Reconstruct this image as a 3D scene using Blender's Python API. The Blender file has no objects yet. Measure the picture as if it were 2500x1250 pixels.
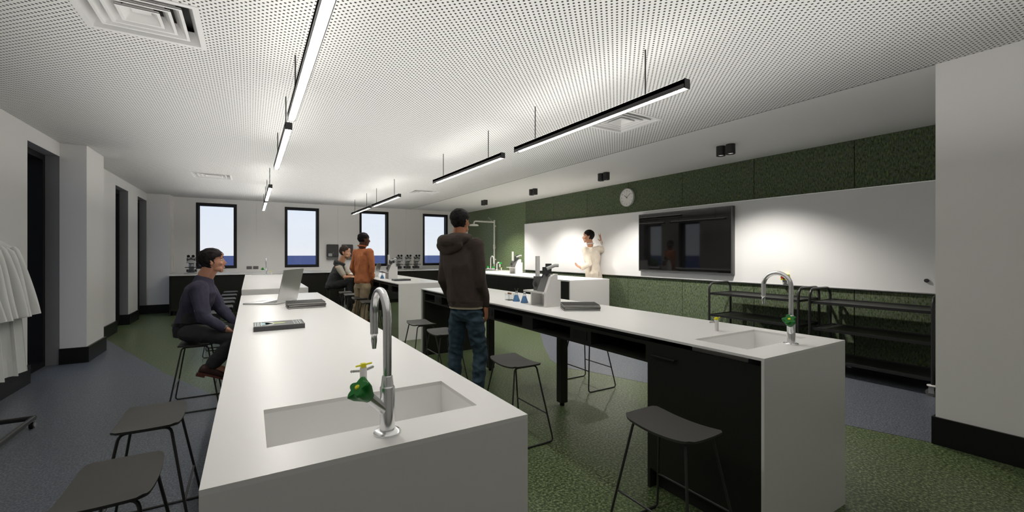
import bpy, bmesh, math, random
from mathutils import Vector, Matrix, noise, Euler
random.seed(7)
S = bpy.context.scene
C = S.collection
PI = math.pi
V = Vector

# ------------------------------------------------------------------ camera, world, exposure
FPX, HOR, CAMZ, YAW = 1051.5, 618.7, 1.40, math.atan(639/1051.5)
cd = bpy.data.cameras.new('camera'); cam = bpy.data.objects.new('camera', cd); C.objects.link(cam)
cam.location = (0, 0, CAMZ); cam.rotation_euler = (PI/2, 0, -YAW)
cd.sensor_width = 36; cd.lens = 36*FPX/2500; cd.shift_y = -(625-HOR)/2500; cd.clip_start = .02; cd.clip_end = 3000
S.camera = cam
S.view_settings.view_transform = 'Standard'; S.view_settings.look = 'None'
S.view_settings.gamma = 1; S.view_settings.exposure = 0.2
try: S.view_settings.use_curve_mapping = False
except Exception: pass
w = bpy.data.worlds.new('sky'); S.world = w; w.use_nodes = True
nt = w.node_tree; nt.nodes.clear()
tc = nt.nodes.new('ShaderNodeTexCoord'); sx = nt.nodes.new('ShaderNodeSeparateXYZ'); rp = nt.nodes.new('ShaderNodeValToRGB')
bg = nt.nodes.new('ShaderNodeBackground'); ow = nt.nodes.new('ShaderNodeOutputWorld')
nt.links.new(tc.outputs['Generated'], sx.inputs[0]); nt.links.new(sx.outputs['Z'], rp.inputs[0])
nt.links.new(rp.outputs[0], bg.inputs[0]); nt.links.new(bg.outputs[0], ow.inputs[0])
rp.color_ramp.elements[0].position = 0.0; rp.color_ramp.elements[0].color = (.80, .80, .82, 1)
rp.color_ramp.elements[1].position = .12; rp.color_ramp.elements[1].color = (.70, .755, .84, 1)
e = rp.color_ramp.elements.new(.9); e.color = (.25, .40, .70, 1)
bg.inputs[1].default_value = 1.0
LINE_DOWN, LINE_UP, SPOT_W = 40.0, 7.0, 95.0     # pendant diffusers and wall spots

# added unseen fill lights, facing up from below the pendants to brighten the ceiling
for nm_, x0_, x1_ in (('ceiling_fill_left', -1.1, 1.25), ('ceiling_fill_right', 1.25, 3.5)):
    al = bpy.data.lights.new(nm_, 'AREA'); al.shape = 'RECTANGLE'; al.size = x1_-x0_; al.size_y = 13.6; al.energy = 68; al.color = (1, .985, .96)
    ao = bpy.data.objects.new(nm_, al); C.objects.link(ao); ao.location = ((x0_+x1_)/2, 5.4, 2.05); ao.rotation_euler = (PI, 0, 0)

def at(u, v, dep):      # a point of the photograph at a given real distance
    F = V((math.sin(YAW), math.cos(YAW), 0)); R = V((math.cos(YAW), -math.sin(YAW), 0))
    return V((0, 0, CAMZ)) + dep*(F + (u-1250)/FPX*R + V((0, 0, (HOR-v)/FPX)))

# ------------------------------------------------------------------ materials
def srgb(r, g, b): return tuple((c/255/12.92 if c/255 <= .04045 else ((c/255+.055)/1.055)**2.4) for c in (r, g, b))
def mat(name, col, rough=.5, metal=0, spec=.5, emis=0, trans=0, ior=1.45, coat=0):
    m = bpy.data.materials.new(name); m.use_nodes = True
    b = m.node_tree.nodes['Principled BSDF']
    b.inputs['Base Color'].default_value = (*col, 1); b.inputs['Roughness'].default_value = rough
    b.inputs['Metallic'].default_value = metal; b.inputs['Specular IOR Level'].default_value = spec
    b.inputs['IOR'].default_value = ior; b.inputs['Transmission Weight'].default_value = trans
    b.inputs['Coat Weight'].default_value = coat
    if emis: b.inputs['Emission Color'].default_value = (*col, 1); b.inputs['Emission Strength'].default_value = emis
    return m
def speckle(name, cols, scale, rough, stretch=(1, 1, 1), bump=0, rvar=.0, soft=.04):
    m = mat(name, cols[0], rough); t = m.node_tree; b = t.nodes['Principled BSDF']
    g = t.nodes.new('ShaderNodeNewGeometry'); mp = t.nodes.new('ShaderNodeVectorMath'); mp.operation = 'MULTIPLY'
    mp.inputs[1].default_value = stretch
    n = t.nodes.new('ShaderNodeTexNoise'); n.inputs['Scale'].default_value = scale; n.inputs['Detail'].default_value = 3
    n.inputs['Roughness'].default_value = .65
    r = t.nodes.new('ShaderNodeValToRGB')
    t.links.new(g.outputs['Position'], mp.inputs[0]); t.links.new(mp.outputs[0], n.inputs[0])
    t.links.new(n.outputs['Fac'], r.inputs[0]); t.links.new(r.outputs[0], b.inputs['Base Color'])
    els = r.color_ramp.elements; k = len(cols)
    els[0].position = .36; els[0].color = (*cols[0], 1); els[1].position = .64; els[1].color = (*cols[-1], 1)
    for i in range(1, k-1):
        q = els.new(.36+.28*i/(k-1)); q.color = (*cols[i], 1)
    if bump:
        bp = t.nodes.new('ShaderNodeBump'); bp.inputs['Strength'].default_value = bump; bp.inputs['Distance'].default_value = .002
        t.links.new(n.outputs['Fac'], bp.inputs['Height']); t.links.new(bp.outputs[0], b.inputs['Normal'])
    return m
def fabric(name, col, var=.12, rough=.9, scale=9):
    c0 = tuple(c*(1-var) for c in col); c1 = tuple(min(1, c*(1+var)) for c in col)
    return speckle(name, [c0, col, c1], scale, rough, bump=0)

M = {}
M['wall'] = mat('satin white wall panel', (.80, .785, .765), .42, spec=.35)
M['plaster'] = mat('matt white plaster', (.80, .79, .775), .85)
M['white'] = mat('white solid surface', (.80, .79, .775), .32, spec=.4)
M['basin'] = mat('white sink surface', (.93, .925, .91), .35)
M['endpanel'] = mat('white laminate end panel', (.74, .73, .71), .35, spec=.4)
M['black'] = mat('black laminate', (.0145, .0145, .012), .42, spec=.35)
M['skirt'] = mat('black skirting vinyl', (.010, .010, .010), .4, spec=.3)
M['frame'] = mat('black window frame', (.008, .008, .008), .45, spec=.3)
M['reveal'] = mat('grey painted reveal', (.22, .22, .23), .6)
M['blackmetal'] = mat('black powder coated metal', (.020, .020, .020), .35, spec=.5)
M['stool'] = mat('dark grey moulded seat', (.052, .050, .046), .5, spec=.4)
M['stoolmetal'] = mat('dark grey steel tube', (.030, .030, .029), .4)
M['chrome'] = mat('polished chrome', (.88, .88, .89), .2, metal=1)
M['steel'] = mat('brushed steel', (.55, .55, .55), .35, metal=1)
M['offwhite'] = mat('off white enamel', (.72, .73, .66), .35)
M['greenplastic'] = mat('green tap plastic', (.0, .16, .012), .4)
M['brightgreen'] = mat('bright green tap plastic', (.01, .45, .05), .4)
M['yellow'] = mat('yellow plastic', (.78, .72, .02), .4)
M['red'] = mat('red button', (.30, .02, .02), .4)
M['grey'] = mat('mid grey plastic', (.13, .13, .125), .5)
M['lightgrey'] = mat('light grey plastic', (.42, .42, .41), .45)
M['darkgrey'] = mat('dark grey plastic', (.045, .045, .047), .45)
M['paleplastic'] = mat('white moulded plastic', (.74, .73, .71), .45)
M['board'] = mat('whiteboard enamel', (.80, .80, .80), .33, spec=.35)
M['screen'] = mat('black glass screen', (.004, .004, .004), .035, spec=.6)
M['alu'] = mat('satin aluminium', (.62, .62, .62), .33, metal=1)
M['bezel'] = mat('dark grey screen frame', (.12, .12, .12), .35, metal=.6)
M['led'] = mat('lit diffuser', (1, .965, .915), .5, emis=LINE_DOWN)
M['ledup'] = mat('lit upper diffuser', (1, .975, .93), .5, emis=LINE_UP)
M['liner'] = mat('grey reflector lining', (.035, .035, .033), .6)
M['spotlens'] = mat('lit spot lens', (1, .96, .9), .5, emis=2.0)
M['coat'] = mat('white cotton', (.72, .73, .71), .9)
M['seam'] = mat('coat seam shadow grey', (.5, .5, .49), .9)
M['felt'] = speckle('green felt acoustic panel', [srgb(44, 56, 36), srgb(80, 98, 54), srgb(90, 91, 94), srgb(106, 128, 64)], 70, .95, (1, 1, .38), bump=.3)
M['greenvinyl'] = speckle('speckled green vinyl', [srgb(42, 55, 31), srgb(73, 88, 55), srgb(122, 134, 98)], 62, .34, bump=.05)
M['greenwall'] = speckle('speckled green wall vinyl', [srgb(58, 70, 44), srgb(88, 104, 70), srgb(144, 160, 120)], 55, .38)
M['bluevinyl'] = speckle('speckled blue grey vinyl', [srgb(64, 69, 78), srgb(86, 91, 100), srgb(120, 125, 133)], 90, .36, bump=.05)
M['paper'] = mat('notebook paper', (.36, .36, .34), .8)
M['nbcover'] = mat('charcoal notebook cover', (.026, .026, .025), .6)
M['liquid'] = mat('blue liquid', (.20, .45, .80), .15, trans=.5)
M['glass'] = mat('clear glass', (.93, .96, .97), .03, trans=1.0, ior=1.3)
M['brown'] = mat('brown cap', (.28, .12, .04), .5)
M['sea'] = mat('navy sea', srgb(86, 95, 140), .7, spec=.1)
M['leaf'] = mat('green leaves', (.09, .16, .03), .7)
M['bark'] = mat('tree bark', (.08, .05, .03), .9)
M['teeth'] = mat('teeth', (.8, .78, .72), .3)
M['eyewhite'] = mat('eye white', (.75, .73, .7), .25)
M['iris'] = mat('dark iris', (.02, .012, .008), .2)
M['lips'] = mat('lips', (.45, .13, .10), .5)
# window pane: thin glass, mostly see-through with a real reflection
def pane_mat():
    m = bpy.data.materials.new('window pane glass'); m.use_nodes = True; t = m.node_tree; t.nodes.clear()
    o = t.nodes.new('ShaderNodeOutputMaterial'); mx = t.nodes.new('ShaderNodeMixShader'); tr = t.nodes.new('ShaderNodeBsdfTransparent')
    gl = t.nodes.new('ShaderNodeBsdfGlossy'); fr = t.nodes.new('ShaderNodeFresnel'); fr.inputs[0].default_value = 1.35
    gl.inputs['Roughness'].default_value = .01; tr.inputs[0].default_value = (.96, .98, 1, 1)
    t.links.new(fr.outputs[0], mx.inputs[0]); t.links.new(tr.outputs[0], mx.inputs[1]); t.links.new(gl.outputs[0], mx.inputs[2])
    t.links.new(mx.outputs[0], o.inputs[0]); return m
M['pane'] = pane_mat()
# perforated ceiling board: staggered 12 mm holes at 41.5 mm, dark void behind
def perf_mat():
    m = mat('perforated ceiling board', (.74, .735, .71), .8); t = m.node_tree; b = t.nodes['Principled BSDF']
    g = t.nodes.new('ShaderNodeNewGeometry'); ms = []
    for off in (0, .5):
        sc = t.nodes.new('ShaderNodeVectorMath'); sc.operation = 'MULTIPLY_ADD'
        sc.inputs[1].default_value = (1/.0415, 1/.0415, 0); sc.inputs[2].default_value = (off, off, 0)
        fr = t.nodes.new('ShaderNodeVectorMath'); fr.operation = 'FRACTION'
        sb = t.nodes.new('ShaderNodeVectorMath'); sb.operation = 'SUBTRACT'; sb.inputs[1].default_value = (.5, .5, 0)
        ln = t.nodes.new('ShaderNodeVectorMath'); ln.operation = 'LENGTH'
        t.links.new(g.outputs['Position'], sc.inputs[0]); t.links.new(sc.outputs[0], fr.inputs[0])
        t.links.new(fr.outputs[0], sb.inputs[0]); t.links.new(sb.outputs[0], ln.inputs[0]); ms.append(ln)
    mn = t.nodes.new('ShaderNodeMath'); mn.operation = 'MINIMUM'
    t.links.new(ms[0].outputs['Value'], mn.inputs[0]); t.links.new(ms[1].outputs['Value'], mn.inputs[1])
    lt = t.nodes.new('ShaderNodeMath'); lt.operation = 'LESS_THAN'; lt.inputs[1].default_value = .165
    t.links.new(mn.outputs[0], lt.inputs[0])
    mx = t.nodes.new('ShaderNodeMix'); mx.data_type = 'RGBA'
    mx.inputs[6].default_value = (.74, .735, .71, 1); mx.inputs[7].default_value = (.008, .008, .008, 1)
    t.links.new(lt.outputs[0], mx.inputs[0]); t.links.new(mx.outputs[2], b.inputs['Base Color'])
    return m
M['perf'] = perf_mat()

# ------------------------------------------------------------------ mesh helpers
class MB:
    def __init__(s): s.v = []; s.f = []; s.m = []; s.mi = 0
    def add(s, vs, fs):
        n = len(s.v); s.v += [tuple(p) for p in vs]; s.f += [tuple(i+n for i in f) for f in fs]; s.m += [s.mi]*len(fs); return s
    def box(s, x0, x1, y0, y1, z0, z1):
        vs = [(x, y, z) for z in (z0, z1) for y in (y0, y1) for x in (x0, x1)]
        return s.add(vs, [(0, 2, 3, 1), (4, 5, 7, 6), (0, 1, 5, 4), (2, 6, 7, 3), (0, 4, 6, 2), (1, 3, 7, 5)])
    def obox(s, c, ax, ay, az, hx, hy, hz):      # oriented box, half sizes
        vs = [c + ax*hx*i + ay*hy*j + az*hz*k for k in (-1, 1) for j in (-1, 1) for i in (-1, 1)]
        return s.add(vs, [(0, 2, 3, 1), (4, 5, 7, 6), (0, 1, 5, 4), (2, 6, 7, 3), (0, 4, 6, 2), (1, 3, 7, 5)])
    def prism(s, pts, z0, z1):                   # polygon in xy (ccw), extruded in z
        n = len(pts); vs = [(x, y, z0) for x, y in pts]+[(x, y, z1) for x, y in pts]
        return s.add(vs, [tuple(range(n))[::-1], tuple(range(n, 2*n))]+[(i, (i+1) % n, n+(i+1) % n, n+i) for i in range(n)])
    def tube(s, pts, r, n=10, cap=True, closed=False):
        pts = [V(p) for p in pts]; k = len(pts); rr = r if isinstance(r, (list, tuple)) else [r]*k
        ref = None; rings = []
        for i, p in enumerate(pts):
            if closed: d = (pts[(i+1) % k]-pts[i-1])
            else: d = pts[min(i+1, k-1)]-pts[max(i-1, 0)]
            d.normalize()
            if ref is None:
                ref = d.orthogonal().normalized()
            ref = (ref-d*ref.dot(d)); ref = ref.normalized() if ref.length > 1e-6 else d.orthogonal().normalized()
            b = d.cross(ref)
            rings.append([p+(ref*math.cos(a)+b*math.sin(a))*rr[i] for a in [2*PI*j/n for j in range(n)]])
        vs = [q for g in rings for q in g]; fs = []
        for i in range(k if closed else k-1):
            a, c = i*n, ((i+1) % k)*n
            fs += [(a+j, a+(j+1) % n, c+(j+1) % n, c+j) for j in range(n)]
        if cap and not closed: fs += [tuple(range(n))[::-1], tuple(range((k-1)*n, k*n))]
        return s.add(vs, fs)
    def cyl(s, p0, p1, r, n=16, r1=None): return s.tube([p0, p1], [r, r if r1 is None else r1], n)
    def lathe(s, c, prof, n=20, axis=V((0, 0, 1))):
        c = V(c); a = axis.normalized(); u = a.orthogonal().normalized(); w_ = a.cross(u); vs = []
        for r, h in prof:
            vs += [c+a*h+(u*math.cos(t)+w_*math.sin(t))*max(r, 1e-4) for t in [2*PI*j/n for j in range(n)]]
        fs = []
        for i in range(len(prof)-1): fs += [(i*n+j, i*n+(j+1) % n, (i+1)*n+(j+1) % n, (i+1)*n+j) for j in range(n)]
        k = len(prof)
        fs += [tuple(range(n))[::-1], tuple(range((k-1)*n, k*n))]
        return s.add(vs, fs)
    def ell(s, c, ax, ay, az, n=14, m=9):        # ellipsoid from three scaled axes
        c = V(c); vs = [c+az]; fs = []
        for i in range(1, m):
            t = PI*i/m
            vs += [c+az*math.cos(t)+(ax*math.cos(p)+ay*math.sin(p))*math.sin(t) for p in [2*PI*j/n for j in range(n)]]
        vs.append(c-az); L = len(vs)-1
        fs += [(0, 1+j, 1+(j+1) % n) for j in range(n)]
        for i in range(m-2): fs += [(1+i*n+j, 1+(i+1)*n+j, 1+(i+1)*n+(j+1) % n, 1+i*n+(j+1) % n) for j in range(n)]
        fs += [(L, 1+(m-2)*n+(j+1) % n, 1+(m-2)*n+j) for j in range(n)]
        return s.add(vs, fs)
    def cap(s, p0, p1, r0, r1, n=12):            # tapered capsule
        p0 = V(p0); p1 = V(p1); d = (p1-p0); L = d.length
        if L < 1e-5: return s.ell(p0, V((r0, 0, 0)), V((0, r0, 0)), V((0, 0, r0)))
        d /= L; pts = []; rs = []
        for t in (80, 55, 28): a = math.radians(t); pts.append(p0-d*r0*math.sin(a)); rs.append(r0*math.cos(a))
        for k in range(4): pts.append(p0.lerp(p1, k/3)); rs.append(r0+(r1-r0)*k/3)
        for t in (28, 55, 80): a = math.radians(t); pts.append(p1+d*r1*math.sin(a)); rs.append(r1*math.cos(a))
        return s.tube(pts, rs, n)
    def loft(s, st, n=20, ex=2.3):               # stations (centre, right axis scaled, forward axis scaled)
        vs = []; fs = []
        for c, a, b in st:
            for j in range(n):
                t = 2*PI*j/n; co, si = math.cos(t), math.sin(t)
                vs.append(V(c)+V(a)*math.copysign(abs(co)**(2/ex), co)+V(b)*math.copysign(abs(si)**(2/ex), si))
        k = len(st)
        for i in range(k-1): fs += [(i*n+j, i*n+(j+1) % n, (i+1)*n+(j+1) % n, (i+1)*n+j) for j in range(n)]
        fs += [tuple(range(n))[::-1], tuple(range((k-1)*n, k*n))]
        return s.add(vs, fs)
    def mesh(s, name, mats, smooth=False, org=None):
        me = bpy.data.meshes.new(name)
        o = V(org) if org is not None else V((0, 0, 0))
        me.from_pydata([V(p)-o for p in s.v], [], s.f)
        for m in (mats if isinstance(mats, (list, tuple)) else [mats]): me.materials.append(m)
        for p, i in zip(me.polygons, s.m): p.material_index = i
        bm = bmesh.new(); bm.from_mesh(me); bmesh.ops.recalc_face_normals(bm, faces=bm.faces); bm.to_mesh(me); bm.free()
        if smooth:
            me.shade_smooth()
            try: me.set_sharp_from_angle(angle=math.radians(38))
            except Exception: pass
        return me
def ob(name, mb, mats, parent=None, smooth=False, bevel=0, org=None):
    if parent is not None and org is None: org = parent.matrix_world.translation if False else wpos(parent)
    me = mb.mesh(name, mats, smooth, org if org is not None else None)
    o = bpy.data.objects.new(name, me); C.objects.link(o)
    if parent is not None: o.parent = parent
    elif org is not None: o.location = org
    if bevel:
        b = o.modifiers.new('bevel', 'BEVEL'); b.width = bevel; b.segments = 2; b.limit_method = 'ANGLE'; b.angle_limit = math.radians(50)
    return o
def wpos(o):
    p = V(o.location)
    while o.parent: o = o.parent; p += V(o.location)
    return p
def thing(name, label, cat, loc, group=None):
    o = bpy.data.objects.new(name, None); C.objects.link(o); o.location = loc; o.empty_display_size = .1
    o['label'] = label; o['category'] = cat
    if group: o['group'] = group
    return o
def tag(o, label, cat, group=None):
    o['label'] = label; o['category'] = cat
    if group: o['group'] = group
    return o
def struct(name, mb, mats, **k):
    o = ob(name, mb, mats, **k)
    if o.parent is None: o['kind'] = 'structure'
    return o
def dup(root, loc, rotz=None, label=None, group=None):
    r = root.copy(); C.objects.link(r); r.location = loc
    if rotz is not None: r.rotation_euler = (0, 0, rotz)
    if label: r['label'] = label
    if group: r['group'] = group
    for ch in [c for c in bpy.data.objects if c.parent == root]:
        c = ch.copy(); C.objects.link(c); c.parent = r
        for g in [q for q in bpy.data.objects if q.parent == ch]:
            d = g.copy(); C.objects.link(d); d.parent = c
    return r

# ------------------------------------------------------------------ the room
CEIL = 2.79; YB = 13.3; XL = -2.05; XC = 4.31; XR = 6.34; YN = 1.09; YS = -2.6
struct('floor', MB().box(-2.6, XR+.2, YS-.2, YB+.2, -.1, 0), M['greenvinyl'])
left_zone = [(-2.05, YS), (.45, YS), (.55, 1.0), (.50, 3.2), (.2, 4.35), (-.285, 5.10), (-.40, 5.38), (-.867, 6.44), (-.997, 6.80), (-1.6, 8.35), (-2.05, 9.55), (-2.33, 9.9), (-2.33, YS)]
struct('floor', MB().prism(left_zone, 0, .0015), M['bluevinyl'])
right_zone = [(XR, .8), (XR, 9.4), (5.2, 7.9), (4.547, 6.738), (4.399, 6.285), (3.75, 5.25), (3.382, 4.588), (3.31, 4.35), (3.318, 4.116), (3.432, 3.889), (3.68, 3.165), (3.93, 2.35), (4.18, 1.50), (4.33, 1.05), (4.40, .8)]
struct('floor', MB().prism(right_zone, 0, .0015), M['bluevinyl'])
# (perforated ceiling is built below, with openings for the diffusers)
struct('ceiling', MB().box(4.305, XR+.2, YS-.2, YB+.2, CEIL, CEIL+.1), M['plaster'])
struct('trim_1', MB().box(4.302, 4.308, YN, YB, CEIL-.003, CEIL), M['reveal'])

def holed(mb, u0, u1, z0, z1, holes, put):   # wall in cells leaving rectangular holes; put(u0,u1,z0,z1)
    us = sorted({u0, u1, *[h for q in holes for h in q[:2]]}); zs = sorted({z0, z1, *[h for q in holes for h in q[2:]]})
    us = [u for u in us if u0 <= u <= u1]; zs = [z for z in zs if z0 <= z <= z1]
    for a, b in zip(us, us[1:]):
        for c, d in zip(zs, zs[1:]):
            if any(h[0] <= (a+b)/2 <= h[1] and h[2] <= (c+d)/2 <= h[3] for h in holes): continue
            put(a, b, c, d)
VENTS = [(-.55, 3.30), (3.36, 3.30), (-.58, 9.40), (3.36, 9.40)]
mb = MB(); holed(mb, -2.6, 4.305, YS-.2, YB+.2, [(a-.272, a+.272, b-.272, b+.272) for a, b in VENTS], lambda a, b, c, d: mb.box(a, b, c, d, CEIL, CEIL+.02))
struct('ceiling', mb, M['perf'])
WIN = [(-1.16, -.298), (.806, 1.669), (2.775, 3.634), (4.731, 5.589)]; WZ0, WZ1 = 1.015, 2.675
# back wall: backing plus satin panels with open joints
mb = MB(); holes = [(a, b, WZ0, WZ1) for a, b in WIN]
holed(mb, -2.6, XR+.2, 0, CEIL, holes, lambda a, b, c, d: mb.box(a, b, YB+.02, YB+.16, c, d))
wb_ = struct('wall_back', mb, M['wall'])
for a, b in ((-1.6, .135), (.139, 2.168), (2.172, 4.178), (4.182, XR)):
    mb = MB(); holed(mb, a, b, 0, CEIL, holes, lambda p, q, c, d: mb.box(p, q, YB, YB+.0195, c, d))
    ob('panel', mb, M['wall'], parent=wb_)
for i, (a, b) in enumerate(WIN):
    fr = MB(); t = .062; y0, y1 = YB-.006, YB+.17
    fr.box(a, a+t, y0, y1, WZ0, WZ1).box(b-t, b, y0, y1, WZ0, WZ1).box(a+t, b-t, y0, y1, WZ0, WZ0+t).box(a+t, b-t, y0, y1, WZ1-t, WZ1)
    f = struct('window_%d' % (i+1), fr, M['frame'])
    ob('pane', MB().box(a+t, b-t, YB+.10, YB+.106, WZ0+t, WZ1-t), M['pane'], parent=f)
    ob('sash', MB().box(a+t, a+t+.012, YB+.09, YB+.12, WZ0+t, WZ1-t).box(b-t-.012, b-t, YB+.09, YB+.12, WZ0+t, WZ1-t).box(a+t+.012, b-t-.012, YB+.09, YB+.12, WZ0+t, WZ0+t+.012).box(a+t+.012, b-t-.012, YB+.09, YB+.12, WZ1-t-.012, WZ1-t), M['frame'], parent=f)
# left wall with four deep openings
OPEN = [(4.07, 5.0), (6.67, 7.585), (10.217, 11.15), (11.98, 12.905)]; OZ = 2.62
OPEN = OPEN[1:]
mb = MB(); hl = [(a, b, -1, OZ) for a, b in OPEN]
holed(mb, YS, YB+.1, 0, CEIL, [(a, b, 0, OZ) for a, b in OPEN], lambda a, b, c, d: mb.box(XL-.13, XL, a, b, c, d))
struct('wall_left', mb, M['wall'])
mb = MB()
for a, b in OPEN:
    mb.box(XL-.129, XL-.001, b-.001, b+.004, 0, OZ).box(XL-.129, XL-.001, a-.004, a+.001, 0, OZ).box(XL-.129, XL-.001, a, b, OZ-.001, OZ+.004)
struct('trim_2', mb, M['reveal'])
for i, (a, b) in enumerate(OPEN):
    fr = MB(); t = .07; x1, x0 = XL-.128, XL-.34
    fr.box(x0, x1, a, a+t, 0, OZ).box(x0, x1, b-t, b, 0, OZ).box(x0, x1, a+t, b-t, OZ-t, OZ).box(x0, x1, a+t, b-t, 0, t)
    f = struct('door_%d' % (i+1), fr, M['frame'])
    ob('pane', MB().box(x0+.02, x0+.03, a+t, b-t, t, OZ-t), M['pane'], parent=f)
# piers
struct('wall_left_pier', MB().box(XL-.02, -1.80, 7.585, 8.34, 0, CEIL), M['wall'], bevel=.003)
struct('wall_left_pier', MB().box(XL-.02, -1.625, 12.92, YB+.05, 0, CEIL), M['wall'], bevel=.003)
struct('trim_3', MB().box(-1.625, -1.60, YB-.16, YB, 0, CEIL), M['wall'])
# skirtings
sk = MB(); h, d = .2, .025
sk.box(XL, XL+d, YS, 6.67, 0, h)
sk.box(XL, -1.80+d, 7.585-d, 7.585, 0, h).box(-1.80, -1.80+d, 7.585, 8.34+d, 0, h).box(XL+d, -1.80, 8.34, 8.34+d, 0, h)
sk.box(XL, XL+d, 8.34+d, 10.217, 0, h).box(XL, XL+d, 11.15, 11.98, 0, h).box(XL-.12, XL, 11.15-d, 11.15, 0, h)
sk.box(XL-.12, XL, 12.905-d, 12.905, 0, h).box(XL, -1.625+d, 12.92-d, 12.92, 0, h)
struct('baseboard_left', sk, M['skirt'])
# right side: near wall block, whiteboard wall
struct('wall_right_near', MB().box(XC, XC+.3, YS, YN, 0, CEIL).box(XC+.3, XR+.2, YN-.2, YN, 0, CEIL), M['wall'])
struct('baseboard_right', MB().box(XC-.018, XC, YS, YN+.018, 0, .2).box(XC, XR, YN, YN+.018, 0, .2).box(XR-.02, XR, YN+.02, 9.6, 0, .1), M['skirt'])
wr = struct('wall_right', MB().box(XR, XR+.15, YN-.1, YB+.1, 0, CEIL), M['skirt'])
struct('wall_right_vinyl', MB().box(XR-.012, XR, 9.70, YB, 0, CEIL), M['greenwall'])
js = [9.70, 8.45, 7.22, 6.016, 4.783, 3.557, 2.328, 1.10]
for a, b in zip(js[1:], js):
    ob('felt_panel', MB().box(XR-.024, XR, a+.004, b-.004, 2.19, CEIL), M['felt'], parent=wr, bevel=.002)
    ob('felt_panel', MB().box(XR-.024, XR, a+.004, b-.004, .10, .95), M['felt'], parent=wr, bevel=.002)
struct('wall_behind', MB().box(-2.6, XR+.2, YS-.15, YS, 0, CEIL), M['wall'])
# sea outside
tag(ob('sea', MB().prism([(1600*math.cos(2*PI*i/64), 1600*math.sin(2*PI*i/64)) for i in range(64)], -6.2, -6), M['sea']), 'dark navy blue sea seen through the windows', 'sea')
bpy.data.objects['sea']['kind'] = 'stuff'

# ------------------------------------------------------------------ whiteboard, screen, clock, stop button
t = thing('whiteboard', 'long white enamel whiteboard along the green felt wall', 'whiteboard', (XR-.03, 5.4, .965))
ob('board', MB().box(XR-.05, XR-.024, 1.10, 9.70, .97, 2.18), M['board'], t)
ob('trim', MB().box(XR-.055, XR-.02, 1.10, 9.70, .958, .97).box(XR-.055, XR-.02, 1.10, 9.70, 2.18, 2.19).box(XR-.055, XR-.02, 9.70, 9.706, .958, 2.19), M['alu'], t)
t = thing('wall_screen', 'large black glass television screen mounted on the whiteboard', 'television', (XR-.06, 4.75, 1.07))
ob('frame', MB().box(XR-.115, XR-.05, 3.83, 5.67, 1.075, 2.125), M['bezel'], t, bevel=.004)
ob('screen', MB().box(XR-.118, XR-.114, 3.855, 5.655, 1.10, 2.112), M['screen'], t)
def face_x(mb, c, pts, r, n=6): pass
ck = V((XR-.05, 6.02, 2.49))
t = thing('wall_clock', 'round white wall clock above the whiteboard showing about ten past ten', 'clock', ck)
X_ = V((-1, 0, 0))
ob('case', MB().lathe(ck+V((.026, 0, 0)), [(.172, 0), (.178, .012), (.178, .034), (.168, .046), (.160, .046), (.160, .036), (.01, .036)], 48, X_), M['paleplastic'], t, smooth=True)
ob('rim', MB().tube([ck+V((-.018, .1735*math.cos(a), .1735*math.sin(a))) for a in [2*PI*i/48 for i in range(48)]], .005, 8, closed=True), M['lightgrey'], t, smooth=True)
def textpart(s, c, size, mat_, parent, rot, name='numeral', just='CENTER'):
    cu = bpy.data.curves.new(name, 'FONT'); cu.body = s; cu.size = size; cu.align_x = just; cu.align_y = 'CENTER'; cu.extrude = .0004; cu.resolution_u = 2
    o = bpy.data.objects.new(name, cu); C.objects.link(o); me = None
    bpy.context.view_layer.update()
    me = bpy.data.meshes.new_from_object(o.evaluated_get(bpy.context.evaluated_depsgraph_get()))
    bpy.data.objects.remove(o); me.materials.clear(); me.materials.append(mat_)
    o = bpy.data.objects.new(name, me); C.objects.link(o); o.parent = parent; o.location = V(c)-wpos(parent); o.rotation_euler = rot
    return o
for i in range(1, 13):
    a = PI/2-2*PI*i/12
    # seen from -x side, +y is to the left
    textpart(str(i), ck+V((-.0115, -.132*math.cos(a), .132*math.sin(a))), .036, M['darkgrey'], t, (PI/2, 0, -PI/2))
def hand(name, ang, L, wd, tail=.02):
    a = math.radians(90-ang); dv = V((0, -math.cos(a), math.sin(a)))
    ob(name, MB().tube([ck+V((-.015, 0, 0))-dv*tail, ck+V((-.015, 0, 0))+dv*L], wd, 6), M['darkgrey'], t)
hand('hour_hand', 304, .075, .004); hand('minute_hand', 52, .115, .003); hand('second_hand', 0, .10, .001, 0)
ob('hub', MB().lathe(ck+V((-.010, 0, 0)), [(.008, 0), (.008, .01)], 12, X_), M['darkgrey'], t)
t = thing('emergency_stop', 'yellow emergency stop box with dark mushroom button low on the whiteboard', 'button', (XR-.05, 3.10, .98))
ob('box', MB().box(XR-.10, XR-.05, 3.055, 3.15, 1.035, 1.115), M['yellow'], t, bevel=.003)
ob('button', MB().lathe((XR-.10, 3.105, 1.075), [(.026, 0), (.026, .008), (.012, .010), (.012, .03), (.022, .034), (.020, .045), (.003, .048)], 20, X_), M['red'], t, smooth=True)
for y_ in (3.067, 3.138):
    for z_ in (1.047, 1.103): ob('screw', MB().cyl((XR-.10, y_, z_), (XR-.103, y_, z_), .005), M['darkgrey'], t)
ob('conduit', MB().box(XR-.08, XR-.05, 3.065, 3.13, .98, 1.035), M['lightgrey'], t)
tag(ob('magnet', MB().lathe((XR-.05, 1.66, 1.105), [(.02, 0), (.02, .02), (.014, .026)], 20, X_), M['darkgrey'], smooth=True), 'small round dark magnet at the right end of the whiteboard', 'magnet')

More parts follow.
